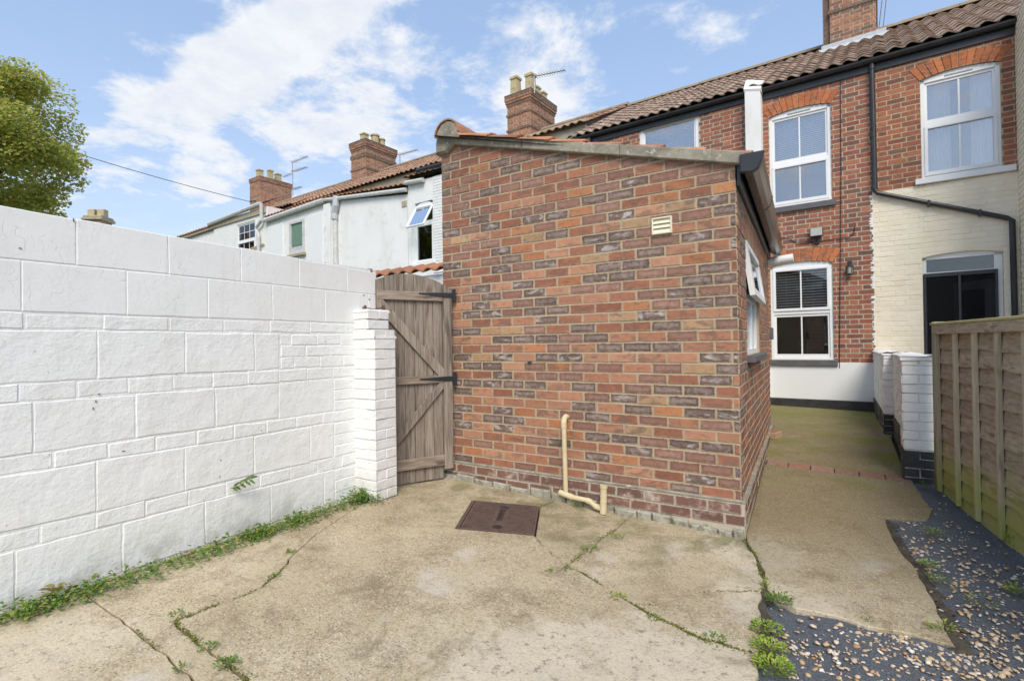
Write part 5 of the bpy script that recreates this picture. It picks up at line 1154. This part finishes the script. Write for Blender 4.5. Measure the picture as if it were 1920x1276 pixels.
p = hp(1655, 60, 3.2); m = MB(); m.tube([p, hp(1664, -20, 3.2)], .008, 4); m.tube([hp(1648, 55, 3.2), hp(1656, -20, 3.2)], .008, 4); m.top('chimney_stay_wires', 'metal', 'thin pair of stay wires right of the nearest chimney stack', 'wire')
a = Vector(C)+Vector(ray(-60, 222)).normalized()*24; b = hp(468, 378, 2.3); m = MB(); pts = []
for i in range(25): t = i/24; q = a.lerp(b, t); q.z -= .35*4*t*(1-t)*.35; pts.append(q)
m.tube(pts, .013, 5); m.tube([b, b+Vector((.3, .1, 0))], .03, 5); m.top('telephone_line', 'black', 'long thin overhead telephone line slung from beyond the tree to the leftmost chimney', 'cable')

# ------------------------------------------------------------------ fence
FO = (1.304, 1.691); FN = Fr(FO, (.233, -1.167)); fn = Thing('wooden_fence', 'brown overlapping board fence with green algae low down, at the right edge', 'fence', (1.4, 1.2, 0))
FN = Fr(FO, (-.233*-1, -1.167))      # visible face turned toward the path
FV = Fr(FO, (.233, -1.167))   # u runs away from camera; outward = toward path
def fu(u): return u
def fbx(mb, u0, u1, v0, v1, d0, d1, ch=.003): mb.fb(FV, u0, u1, v0, v1, d0, d1, ch)
side = 1 if Vector(FV.n+(0,)).dot(Vector((C[0]-FO[0], C[1]-FO[1], 0))) > 0 else -1
if side < 0: print('FENCE NORMAL WRONG')
zf = lambda u: .065-.055*min(max(u, 0), 1.2)/1.2
for pi_, off in enumerate((0.0, 1.87)):
    nb_ = 11
    z0 = -.01; H_ = 1.375
    for k in range(nb_):
        a, b_ = off-.004, off+1.80; zl = z0+k*H_/nb_; m = MB(); n = 14
        # wavy-edge lapped board: thick lower edge outward, thin top edge tucked in
        vs = []; ph = random.uniform(0, 6); slope = -.02
        for i in range(n+1):
            u = a+(b_-a)*i/n; w = .006*math.sin(ph+u*7)+.004*math.sin(ph*2+u*17); zz_ = zl+slope*(u-off)*.5
            vs += [FV.p(fu(u), zz_+w-.006, .004), FV.p(fu(u), zz_+w-.006, .024), FV.p(fu(u), zz_+H_/nb_+.025, .004), FV.p(fu(u), zz_+H_/nb_+.025, -.004)]
        fs = []
        for i in range(n): fs += [(4*i+j, 4*i+(j+1) % 4, 4*i+4+(j+1) % 4, 4*i+4+j) for j in range(4)]
        m.add(vs, fs+[(0, 1, 2, 3), (4*n+3, 4*n+2, 4*n+1, 4*n)]); m.part('lap_board', 'fence_h', fn)
    for u in (.02, .37, .68, 1.0, 1.32, 1.62):
        m = MB(); z1 = 1.42; w = .04 if u > .1 else .05
        fbx(m, off+u, off+u+w*.8, zf(off+u)-.02, z1, .022, .05, .003); m.part('batten', 'fence_v', fn)
    m = MB(); fbx(m, off+.02, off+1.80, 1.35, 1.425, .046, .062, .003); m.part('top_rail', 'fence_h', fn)
    m = MB(); m.prism([(off, 1.425), (off+1.82, 1.425), (off+1.82, 1.445), (off, 1.445)], FV, -.015, .07, .004, back=True); m.part('capping', 'fence_cap', fn)
    m = MB(); fbx(m, off-.055, off-.005, -.05, 1.455, -.03, .04, .006); m.part('post', 'fence_post', fn)

# ------------------------------------------------------------------ low white wall with piers, right of path
lw = Thing('low_wall', 'low white painted brick wall with black base and two piers, running from the house to the fence', 'wall', (1.15, 3.6, .1))
X0 = 1.13; XR = 1.03; Y1, Y2 = 1.84, 3.74
m = MB()
m.box(X0, X0+.2, Y1+.2, Y2+.1, 0, 1.14, 0); m.box(XR, XR+.2, Y2+.1, 5.74, 0, 1.14, 0)
m.box(1.06+.006, 1.36, Y1+.006, Y1+.22, 0, 1.14, 0); m.box(1.035+.006, 1.3, Y2+.006, Y2+.2, 0, 1.14, 0); m.part('wall_core', 'wbrick', lw)
st = []; F_a = Fr((1.06, Y1), (1, 0)); F_b = Fr((1.06, Y1+.22), (0, -1)); F_c = Fr((XR, 5.74), (0, -1)); F_h = Fr((X0, Y2), (0, -1)); F_d = Fr((1.035, Y2), (1, 0)); F_e = Fr((1.035, Y2+.2), (0, -1))
for fr, w, zb, lim in ((F_a, .3, .34, 0), (F_b, .22, .34, 0), (F_d, .13, .42, 0), (F_e, .2, .42, 0), (F_c, 5.74-Y2-.2, .45, 0), (F_h, Y2-Y1-.22, .45, 0)):
    for poly, k in courses(0, w, zb, 1.13, .082, .225, .009, 'stretcher', wob=.004): st.append((fr, poly, 'wbrick', random.uniform(-.001, .011)))
lay(lw, st, 'brick', 220)
st = []
for fr, w, z0, z1 in ((F_a, .3, .02, .335), (F_b, .22, .02, .335), (F_d, .13, .12, .415), (F_e, .2, .12, .415), (F_c, 5.74-Y2-.2, .2, .445)):
    for poly, k in courses(0, w, z0, z1, .079, .225, .009, 'stretcher', wob=.004): st.append((fr, poly, 'blackpaint', random.uniform(.004, .014)))
F_g = Fr((X0, Y2), (0, -1))
for poly, k in courses(0, Y2-Y1-.22, .08, .40, .079, .225, .009, 'stretcher', wob=.004): st.append((F_g, poly, 'blackpaint', random.uniform(.012, .02)))
lay(lw, st, 'base_brick', 220)
def lump(mb, x0, x1, y0, y1, z0, z1):
    nx_, ny_ = 6, max(4, int((y1-y0)/.12)); vs = []; 
    for j in range(ny_+1):
        for i in range(nx_+1):
            e = min(i, nx_-i)/2; zz_ = z1-(.02 if e == 0 else .004)+random.uniform(-.004, .004); vs.append((x0+(x1-x0)*i/nx_+random.uniform(-.003, .003), y0+(y1-y0)*j/ny_, zz_))
    fs = [(j*(nx_+1)+i, j*(nx_+1)+i+1, (j+1)*(nx_+1)+i+1, (j+1)*(nx_+1)+i) for j in range(ny_) for i in range(nx_)]
    mb.add(vs, fs)
    b = len(vs); 
    for (xa, ya, xb, yb) in ((x0, y0, x1, y0), (x1, y0, x1, y1), (x1, y1, x0, y1), (x0, y1, x0, y0)): mb.face([(xa, ya, z0), (xb, yb, z0), (xb, yb, z1-.02), (xa, ya, z1-.02)])
m = MB(); lump(m, X0-.015, X0+.215, Y1+.2, Y2, 1.125, 1.16); lump(m, XR-.015, XR+.215, Y2+.2, 5.74, 1.125, 1.16); lump(m, 1.045, 1.375, Y1-.015, Y1+.235, 1.125, 1.175); lump(m, 1.02, 1.3, Y2-.015, Y2+.215, 1.125, 1.165); m.part('painted_top', 'wbrick', lw, smooth=True)

# ------------------------------------------------------------------ manhole cover
mc = Thing('manhole_cover', 'rusty brown square inspection cover with lifting holes, set in the concrete', 'manhole cover', gr(935, 970))
c0_ = [Vector(gr(*p)) for p in ((856, 990), (887, 938), (1011, 949), (1002, 1002))]
ea = (c0_[3]-c0_[0]); eb = (c0_[1]-c0_[0]); wA, wB = ea.length, eb.length; o0 = c0_[0]; Pm2 = Pl((o0.x, o0.y, o0.z+.002), ea, eb)
class Bil:
    def p(s, u, v, d=0):
        q = c0_[0].lerp(c0_[3], u).lerp(c0_[1].lerp(c0_[2], u), v); return (q.x, q.y, gz(q.x, q.y)+d)
BL = Bil(); m = MB()
for q in (rect(0, 1, 0, .028), rect(0, 1, .972, 1), rect(0, .028, .028, .972), rect(.972, 1, .028, .972)): m.prism(q, BL, -.03, .004, 0)
m.part('rim', 'cast', mc)
m = MB(); m.prism(rect(.034, .966, .034, .966), BL, -.02, -.003, 0); pl_o = m.part('plate', 'cast', mc)
m = MB(); nn = 30
for i in range(nn):
    for j in range(nn):
        u, v = .05+.9*(i+.5)/nn, .05+.9*(j+.5)/nn
        if (.42 < u < .58 and .28 < v < .8) or math.hypot((u-.5)*1.2, v-.16) < .09 or math.hypot((u-.5)*1.2, v-.86) < .08: continue
        s = .0105; sx_, sy_ = (s*1.2, s*.45) if (i+j) % 2 else (s*.45, s*1.2); m.prism(rect(u-sx_, u+sx_, v-sy_, v+sy_), BL, -.004, .002, 0)
m.part('tread_pattern', 'cast', mc, pl_o, stuff=True)
for v in (.16, .86):
    m = MB(); m.prism([(.5+.07*math.cos(t*math.pi/8), v+.055*math.sin(t*math.pi/8)) for t in range(16)], BL, -.004, .0, 0); m.part('lifting_hole', 'blackpaint', mc, pl_o)
m = MB(); m.prism(rect(.435, .565, .3, .78), BL, -.004, .0015, .0); m.prism(rect(.455, .545, .33, .75), BL, -.003, .0005+.001, 0); m.part('key_plate', 'cast', mc, pl_o)

# ------------------------------------------------------------------ waste pipe
wpT = Thing('waste_pipe', 'cream plastic waste pipe rising from the ground beside the outhouse wall, with a crooked branch', 'pipe', FS.p(-1.36, .05, .06))
pf = Fr((0, -.065), (1, 0)); A = pf.px(1057, 782); B = pf.px(1061, 920)
def P_(x, y, d=.075): f = Fr((0, -d), (1, 0)); u, v = f.px(x, y); return Vector((u, -d, v))
top_ = P_(1057, 786); bot = P_(1061, 925); r = .020
m = MB(); m.tube([top_+Vector((0, .07, .012)), top_+Vector((0, .03, .018)), top_+Vector((0, .006, .004)), top_+Vector((0, 0, -.02)), bot], r, 12); m.part('upright_pipe', 'pipecream', wpT, smooth=False)
m = MB(); m.tube([top_+Vector((0, .0, -.07)), top_+Vector((0, 0, -.025)), top_+Vector((0, .012, .008)), top_+Vector((0, .045, .02))], r*1.18, 12); m.part('elbow', 'pipecream', wpT)
l_ = P_(1049, 922, .08); k1 = P_(1075, 932, .08); k2 = P_(1105, 938, .085); k3 = P_(1116, 948, .1); k4 = P_(1129, 954, .11)
m = MB(); m.tube([l_, k1], r*1.2, 12); m.tube([k1, k2, k3, k4], r, 12); m.tube([k2-Vector((.02, 0, 0)), k2+Vector((.02, 0, -.01))], r*1.18, 12); m.tube([k3, k3.lerp(k4, .6)], r*1.18, 12); m.part('branch_pipe', 'pipecream', wpT)
s0_ = P_(1132, 912, .12); s1_ = P_(1131, 962, .12); m = MB(); m.tube([s0_, s1_], r*1.3, 12); m.tube([s0_+Vector((0, 0, -.01)), s0_+Vector((0, 0, .012))], r*1.5, 12)
for t in (.35, .55): q = s0_.lerp(s1_, t); m.tube([q+Vector((0, 0, -.003)), q+Vector((0, 0, .003))], r*1.4, 12)
m.part('gully_stub', 'pipecream', wpT)

# loose brick and kerb bits by the side wall
q = gr(1452, 820); m = MB(); m.prism(rect(-.1, .1, -.05, .05), Pl((q[0]-.0, q[1], q[2]), (.3, 1, 0), (-1, .3, 0)), 0, .075, .006, 0, True); m.top('loose_brick', 'b_red', 'loose reddish brick lying on the mossy path against the outhouse side wall', 'brick')

# ------------------------------------------------------------------ pebbles (nobody could count them)
def pebbles():
    mb = MB(); random.seed(11)
    base_v = []; base_f = []
    rings = [(0, 1)]; n = 6
    V = [(0, 0, 1)]+[(math.cos(k*math.pi/3)*.85, math.sin(k*math.pi/3)*.85, .5) for k in range(6)]+[(math.cos((k+.5)*math.pi/3), math.sin((k+.5)*math.pi/3), -.15) for k in range(6)]+[(0, 0, -.8)]
    Fc = [(0, 1+k, 1+(k+1) % 6) for k in range(6)]
    for k in range(6): Fc += [(1+k, 7+k, 1+(k+1) % 6), (1+(k+1) % 6, 7+k, 7+(k+1) % 6), (7+k, 13, 7+(k+1) % 6)]
    # clusters from the photograph, as ground spots: (px, py, spread m, count)
    cl = [(1500, 1135, .10, 25), (1560, 1160, .12, 40), (1610, 1185, .10, 50), (1680, 1200, .10, 45), (1740, 1210, .10, 50), (1800, 1230, .14, 70), (1860, 1255, .16, 110), (1690, 1190, .05, 60), (1620, 1175, .05, 50), (1790, 1215, .06, 60), (1725, 1040, .05, 40), (1480, 1225, .12, 60), (1510, 1250, .14, 70), (1560, 1230, .10, 30),
          (1700, 1240, .12, 35), (1600, 1260, .10, 30), (1740, 1060, .14, 70), (1800, 1080, .14, 60), (1850, 1075, .12, 50), (1880, 1140, .14, 60), (1840, 1160, .12, 50), (1900, 1110, .12, 35), (1830, 1200, .12, 50), (1760, 1000, .18, 60), (1735, 985, .12, 40),
          (1720, 1030, .10, 30), (1790, 1110, .12, 45), (1900, 1190, .14, 60), (1760, 930, .14, 18), (1780, 960, .2, 18), (1800, 1030, .18, 40), (1900, 1230, .14, 80), (1460, 1276, .14, 50), (1650, 1276, .15, 50), (1800, 1276, .15, 90), (1900, 1276, .15, 60), (1455, 1180, .06, 18)]
    pts = []
    for x, y, s, c in cl:
        g0 = gr(x, y, -.03)
        for _ in range(c): pts.append((g0[0]+random.gauss(0, s), g0[1]+random.gauss(0, s)))
    for _ in range(330): pts.append((random.uniform(.0, 1.75), random.uniform(-4.6, -.9)))
    for _ in range(90): pts.append((random.uniform(1.0, 1.6), random.uniform(-.9, 1.4)))
    poly = [(p[0], p[1]) for p in pr_+pb_]
    def inside(x, y):
        c = False
        for i in range(len(poly)):
            (x1, y1), (x2, y2) = poly[i-1], poly[i]
            if (y1 > y) != (y2 > y) and x < (x2-x1)*(y-y1)/(y2-y1)+x1: c = not c
        return c
    for x, y in pts:
        xl = -.0
        if inside(x, y) and random.random() < .97: continue
        if x < c7c[-1][0]+.03 and y < -1.4 or x > 1.6+.0*y or x < .02 and y > -1.4: continue
        fx = 1.537+(y-.524)*-.1997
        if x > fx-.02: continue
        s = random.choice([.004, .004, .005, .006, .007, .008, .010, .013]); a = random.uniform(0, 6.28); sx_, sy_, sz = s*random.uniform(.9, 1.4), s*random.uniform(.6, 1.), s*random.uniform(.35, .7)
        zz_ = gz(x, y)-.022+sz*.6; ca, sa = math.cos(a), math.sin(a); tx, ty = random.uniform(-.3, .3), random.uniform(-.3, .3)
        vs = []
        for v in V:
            X, Y, Z = v[0]*sx_*random.uniform(.85, 1.15), v[1]*sy_*random.uniform(.85, 1.15), v[2]*sz*random.uniform(.8, 1.15); vs.append((x+X*ca-Y*sa, y+X*sa+Y*ca, zz_+Z+X*tx+Y*ty))
        mb.add(vs, Fc)
    mb.top('pebbles', 'pebble', 'scattered tan and white pebbles lying on the dark weed fabric', 'gravel', kind='stuff', smooth=True)
pebbles()

def soil_ridge():
    mb = MB(); random.seed(3)
    ln = G([(1655, 966), (1672, 998), (1688, 1028), (1703, 1046), (1716, 1056), (1740, 1095), (1762, 1133), (1788, 1194), (1800, 1215)])
    V = [(0, 0, 1)]+[(math.cos(k*math.pi/3), math.sin(k*math.pi/3), .3) for k in range(6)]
    Fc = [(0, 1+k, 1+(k+1) % 6) for k in range(6)]
    for pts, w, cnt in ((ln, .028, 420), (c7a[-8:]+c7b, .022, 260)):
        for _ in range(cnt):
            i = random.randrange(len(pts)-1); t = random.random(); x = pts[i][0]+(pts[i+1][0]-pts[i][0])*t+random.gauss(.012, w*.6); y = pts[i][1]+(pts[i+1][1]-pts[i][1])*t+random.gauss(0, w*.5)
            r = random.uniform(.008, .022); mb.add([(x+v[0]*r*random.uniform(.8, 1.3), y+v[1]*r*random.uniform(.8, 1.3), gz(x, y)-.02+v[2]*r*.9) for v in V], Fc)
    mb.top('soil_crumbs', 'soil', 'crumbling dark soil along the broken edges of path and slab', 'soil', kind='stuff', smooth=True)
soil_ridge()
# ------------------------------------------------------------------ plants
def leaf(mb, c, d, up, L, w, fold=.25, mi=0):
    c = Vector(c); d = Vector(d).normalized(); s = d.cross(Vector(up)).normalized(); u = s.cross(d).normalized()
    p = [c, c+d*L*.35+s*w*.5+u*w*fold, c+d*L*.75+s*w*.38+u*w*fold*.6, c+d*L-u*L*.12, c+d*L*.75-s*w*.38+u*w*fold*.6, c+d*L*.35-s*w*.5+u*w*fold, c+d*L*.5]
    mb.add(p, [(0, 1, 6), (1, 2, 6), (2, 3, 6), (3, 4, 6), (4, 5, 6), (5, 0, 6)], mi)
def rv(a=1): return Vector((random.uniform(-1, 1), random.uniform(-1, 1), random.uniform(-a, a)))
def carpet(spots, n_per, h, size, mat, name, label, cat='ground cover'):
    mb = MB()
    for (x, y, sx_, sy_, n, hh_) in spots:
        for _ in range(max(20, n)):
            px, py = x+random.gauss(0, sx_), y+random.gauss(0, sy_)
            if px < -2.825: px = -2.825+random.uniform(0, .03)
            z = gz(px, py)+random.uniform(0, 1)**1.2*hh_; L = size*random.uniform(.55, 1.3)
            leaf(mb, (px, py, z), (random.uniform(-1, 1), random.uniform(-1, 1), random.uniform(-.1, .7)), (0, 0, 1), L, L*random.uniform(.6, 1.0))
    return mb.top(name, mat, label, cat, kind='stuff')
random.seed(5); sp = []
y = -5.0
while y < -.95:
    w = .045+.06*(.5+.5*math.sin(y*2.3+1))+(.03 if -1.7 < y < -1.0 else 0); sp.append((-2.79+w*.9, y, w*.65, .05, int(30+190*random.random()**1.3*(.6+.4*math.sin(y*6))), .028+.03*random.random()+(.02 if -1.5 < y < -1 else 0))); y += .055
sp += [(-2.62, -.97, .06, .03, 120, .06), (-2.72, -1.02, .05, .04, 150, .10)]
carpet(sp, 0, 0, .019, 'weed', 'ground_ivy', 'green ground ivy along the foot of the white wall')
def tuft(px, py, n, r, h, L, mat, label, nm='weed_clump', w=.35, cat='plant', group=None, xyz=None):
    g0 = Vector(xyz) if xyz else Vector(gr(px, py)); th = Thing(nm, label, cat, g0, 'moss cushions in the slab cracks' if nm == 'moss_clump' else 'weeds growing in the yard'); mb = MB(); st = MB()
    for i in range(n):
        a = random.uniform(0, 6.28); rr = r*random.random()**.5; b = g0+Vector((math.cos(a)*rr, math.sin(a)*rr, random.uniform(0, h))); d = Vector((math.cos(a), math.sin(a), random.uniform(.1, 1.2)))
        leaf(mb, b, d, (0, 0, 1), L*random.uniform(.6, 1.2), L*w*random.uniform(.7, 1.2))
        if i % 6 == 0: st.tube([g0+Vector((math.cos(a)*rr*.2, math.sin(a)*rr*.2, -.005)), b], .0012, 3)
    mb.part('leaves', mat, th); st.part('stems', 'stem', th); return th
tuft(835, 884, 260, .075, .05, .022, 'weedlight', 'bright green weed clump at the foot of the gate hinge side')
tuft(795, 900, 150, .07, .03, .022, 'dullleaf', 'low grey-green weed under the middle of the gate')
tuft(885, 893, 60, .08, .02, .016, 'weed', 'tiny weed at the left foot of the outhouse wall')
tuft(960, 918, 90, .06, .02, .016, 'weedlight', 'little weeds in the joint left of the cream waste pipe')
tuft(1085, 948, 110, .06, .03, .018, 'weedlight', 'weed growing below the sloping branch of waste pipe')
tuft(1153, 958, 110, .04, .04, .018, 'weedlight', 'weed just right of the waste pipe gully stub')
tuft(1275, 983, 60, .05, .03, .02, 'weedlight', 'pale weed at outhouse wall midway to its near corner')
tuft(1312, 990, 110, .05, .04, .02, 'weed', 'darker weed at the outhouse wall close to its near corner')
tuft(1392, 985, 70, .03, .06, .018, 'weedlight', 'weed at the near corner of the outhouse by the path')
tuft(1398, 950, 50, .03, .05, .016, 'weed', 'small weed hugging the outhouse side wall near its corner')
tuft(1435, 1098, 30, .02, .03, .018, 'weedlight', 'little weed where yard slab meets the path crack')
tuft(1462, 1128, 160, .06, .03, .022, 'weed', 'leafy weed at the tip where concrete slab, path and gravel meet')
for px_, py_, n_, lab in ((1437, 1180, 90, 'yellow green weed on the slab edge, farther of the edge weeds'), (1442, 1215, 110, 'yellow green weed on the slab edge beside dark gravel'), (1450, 1250, 140, 'largest yellow green weed on the slab edge at the bottom of the photo')):
    tuft(px_, py_, int(n_*1.6), .075, .014, .015, 'weedlight', lab, w=.75)
tuft(1840, 1130, 60, .07, .02, .016, 'weedlight', 'sparse seedlings in the gravel near the right edge'); tuft(1760, 1090, 60, .05, .025, .018, 'weed', 'weed in the gravel beside the path edge'); tuft(1748, 1000, 80, .07, .03, .018, 'weedlight', 'weed at the far corner of the gravel by the path')
tuft(1740, 1062, 70, .05, .03, .02, 'weedlight', 'light green weed beside broken path edge'); tuft(1732, 915, 50, .03, .06, .018, 'weed', 'weed at the foot of the black base of the front pier'); tuft(1905, 1020, 90, .05, .05, .024, 'weedlight', 'weed under the fence at the right edge')
tuft(1910, 1110, 70, .05, .03, .026, 'weedlight', 'broad-leaved weed in gravel by the right frame edge'); tuft(1625, 1165, 20, .03, .02, .014, 'weed', 'tiny weed at the near rim of the path'); tuft(1765, 1180, 50, .05, .03, .02, 'weedlight', 'weed along the right rim of the path near its point')
for px_, py_, n_, r_, lab in ((1105, 1030, 70, .06, 'moss in the joint of the triangular slab'), (1160, 1005, 45, .05, 'moss on the concrete near the outhouse foot, right of the pipe'), (1065, 1068, 20, .03, 'moss speck where the slab cracks meet'), (1030, 1070, 25, .02, 'small grass tuft in the crack below the manhole cover'), (1160, 1120, 45, .04, 'moss in the middle of long slab crack'), (1225, 1160, 40, .03, 'weed in long slab crack, centre foreground'), (1340, 1200, 60, .06, 'mossy stretch of slab crack toward the gravel'), (545, 1035, 40, .03, 'weed in the slab joint near the ivy'), (515, 1080, 40, .03, 'weed in slab joint, second from the ivy'), (330, 1152, 30, .03, 'weed where left slab cracks meet'), (425, 1245, 90, .05, 'mossy cushion in the left foreground crack'), (390, 1215, 50, .04, 'moss farther along the left foreground crack'), (340, 1255, 30, .03, 'moss in the leftmost crack at the bottom edge')):
    tuft(px_, py_, n_, r_, .012, .012, 'weedlight' if n_ % 2 else 'weed', lab, 'moss_clump', w=.7)
random.seed(17); mb = MB()
for ln, n_, w in ((K[len(K)//2:], 900, .010), (c4c, 1100, .011), (c4b, 350, .008), (c5, 500, .012), (c7a, 500, .012), (K1, 260, .006), (K[:len(K)//2], 350, .008), (c6, 260, .005), ([(0.02, .3), (-.02, 1.0), (-.06, 1.9)], 260, .02)):
    for _ in range(n_):
        i = random.randrange(len(ln)-1); t = random.random(); x = ln[i][0]+(ln[i+1][0]-ln[i][0])*t; y = ln[i][1]+(ln[i+1][1]-ln[i][1])*t
        if math.sin(x*9+1)+math.sin(y*7.3+x*3) < -.5: continue
        x += random.gauss(0, w); y += random.gauss(0, w); L = random.uniform(.004, .010); leaf(mb, (x, y, gz(x, y)-.004+random.uniform(0, .006)), (random.uniform(-1, 1), random.uniform(-1, 1), random.uniform(0, .8)), (0, 0, 1), L, L*.8)
mb.top('crack_moss', 'moss', 'thin moss growing along the cracks between the concrete slabs', 'moss', kind='stuff')
# sprig growing out of the wall
q = Vector(pl(432, 915, (-2.845, 0, 0), (1, 0, 0))); th = Thing('wall_plant', 'small leafy green sprig growing out of the white block wall', 'plant', q); mb = MB(); st = MB()
tip = q+Vector((.07, .09, .055)); st.tube([q, q+Vector((.05, .03, .015)), tip], .003, 5)
for t, sd_ in ((.2, 1), (.25, -1), (.45, 1), (.5, -1), (.7, 1), (.75, -1), (.9, 1), (.95, -1), (1., 0), (.1, -1), (.15, 1)):
    b = q.lerp(tip, t); d = Vector((.5, .6+.3*sd_, .15+.55*sd_)); leaf(mb, b, d, (.6, -.6, .5), .045+.012*t, .018)
mb.part('leaves', 'dullleaf', th); st.part('stem', 'stem', th)
MT['browndock'] = rampmat('dock_leaf', [(0, (.22, .2, .05)), (.6, (.35, .3, .1)), (1, (.3, .18, .07))], .6, .2)
q = gr(112, 1112); tuft(0, 0, 9, .03, .07, .07, 'browndock', 'olive brown broad leaves rising from the ground ivy at the left', w=.6, xyz=(-2.77, q[1]-.02, .05)) if 'browndock' in MT else None
tuft(0, 0, 60, .03, .09, .03, 'weed', 'dark leafy sprig at the foot of the white brick pier', xyz=(-2.72, -.99, .05))

# ------------------------------------------------------------------ tree
def tree():
    random.seed(21); c = Vector(C)+Vector(ray(-85, 300)).normalized()*19; c.z = max(c.z, 6.2)
    gx, gy = c.x, c.y; th = Thing('maple_tree', 'broad green and yellow leaved tree rising behind the white wall at the left', 'tree', (gx, gy, -.1))
    tr = MB(); tr.tube([(gx, gy, -.1), (gx+.05, gy, 2), (gx-.05, gy+.1, 4.0), (gx, gy, 6.5), (gx, gy, 8.2)], [.28, .24, .2, .12, .04], 10); tr.part('trunk', 'bark', th, smooth=True)
    lm = MB(); lf = MB(); R = 2.55; cl = []
    for i in range(78):
        a = random.uniform(0, 6.283); e = random.uniform(-.95, 1); r0 = math.sqrt(max(0, 1-e*e)); rad = R*random.uniform(.55, 1.0)
        squash = 1.0 if e > 0 else .85
        p = c+Vector((math.cos(a)*r0*rad, math.sin(a)*r0*rad, e*rad*squash)); cl.append((p, random.uniform(.45, .8)))
        if i < 26: m0 = Vector((gx, gy, random.uniform(3.2, 6.5))); p2 = c.lerp(p, .55); lm.tube([m0, m0.lerp(p2, .5)+rv(.3)*.2, p2], [.07, .04, .012], 6)
    lm.part('limbs', 'bark', th, smooth=True)
    for p, r in cl:
        for _ in range(620):
            d = rv(1); 
            while d.length > 1: d = rv(1)
            d *= r; q = p+Vector((d.x, d.y, d.z*.75)); s = random.uniform(.06, .11)
            leaf(lf, q, rv(.7), (random.uniform(-.4, .8), random.uniform(-.9, .3), 1), s*random.uniform(.6, 1.1), s*.9, .25)
    lf.part('crown', 'leaf', th, stuff=True)
tree()
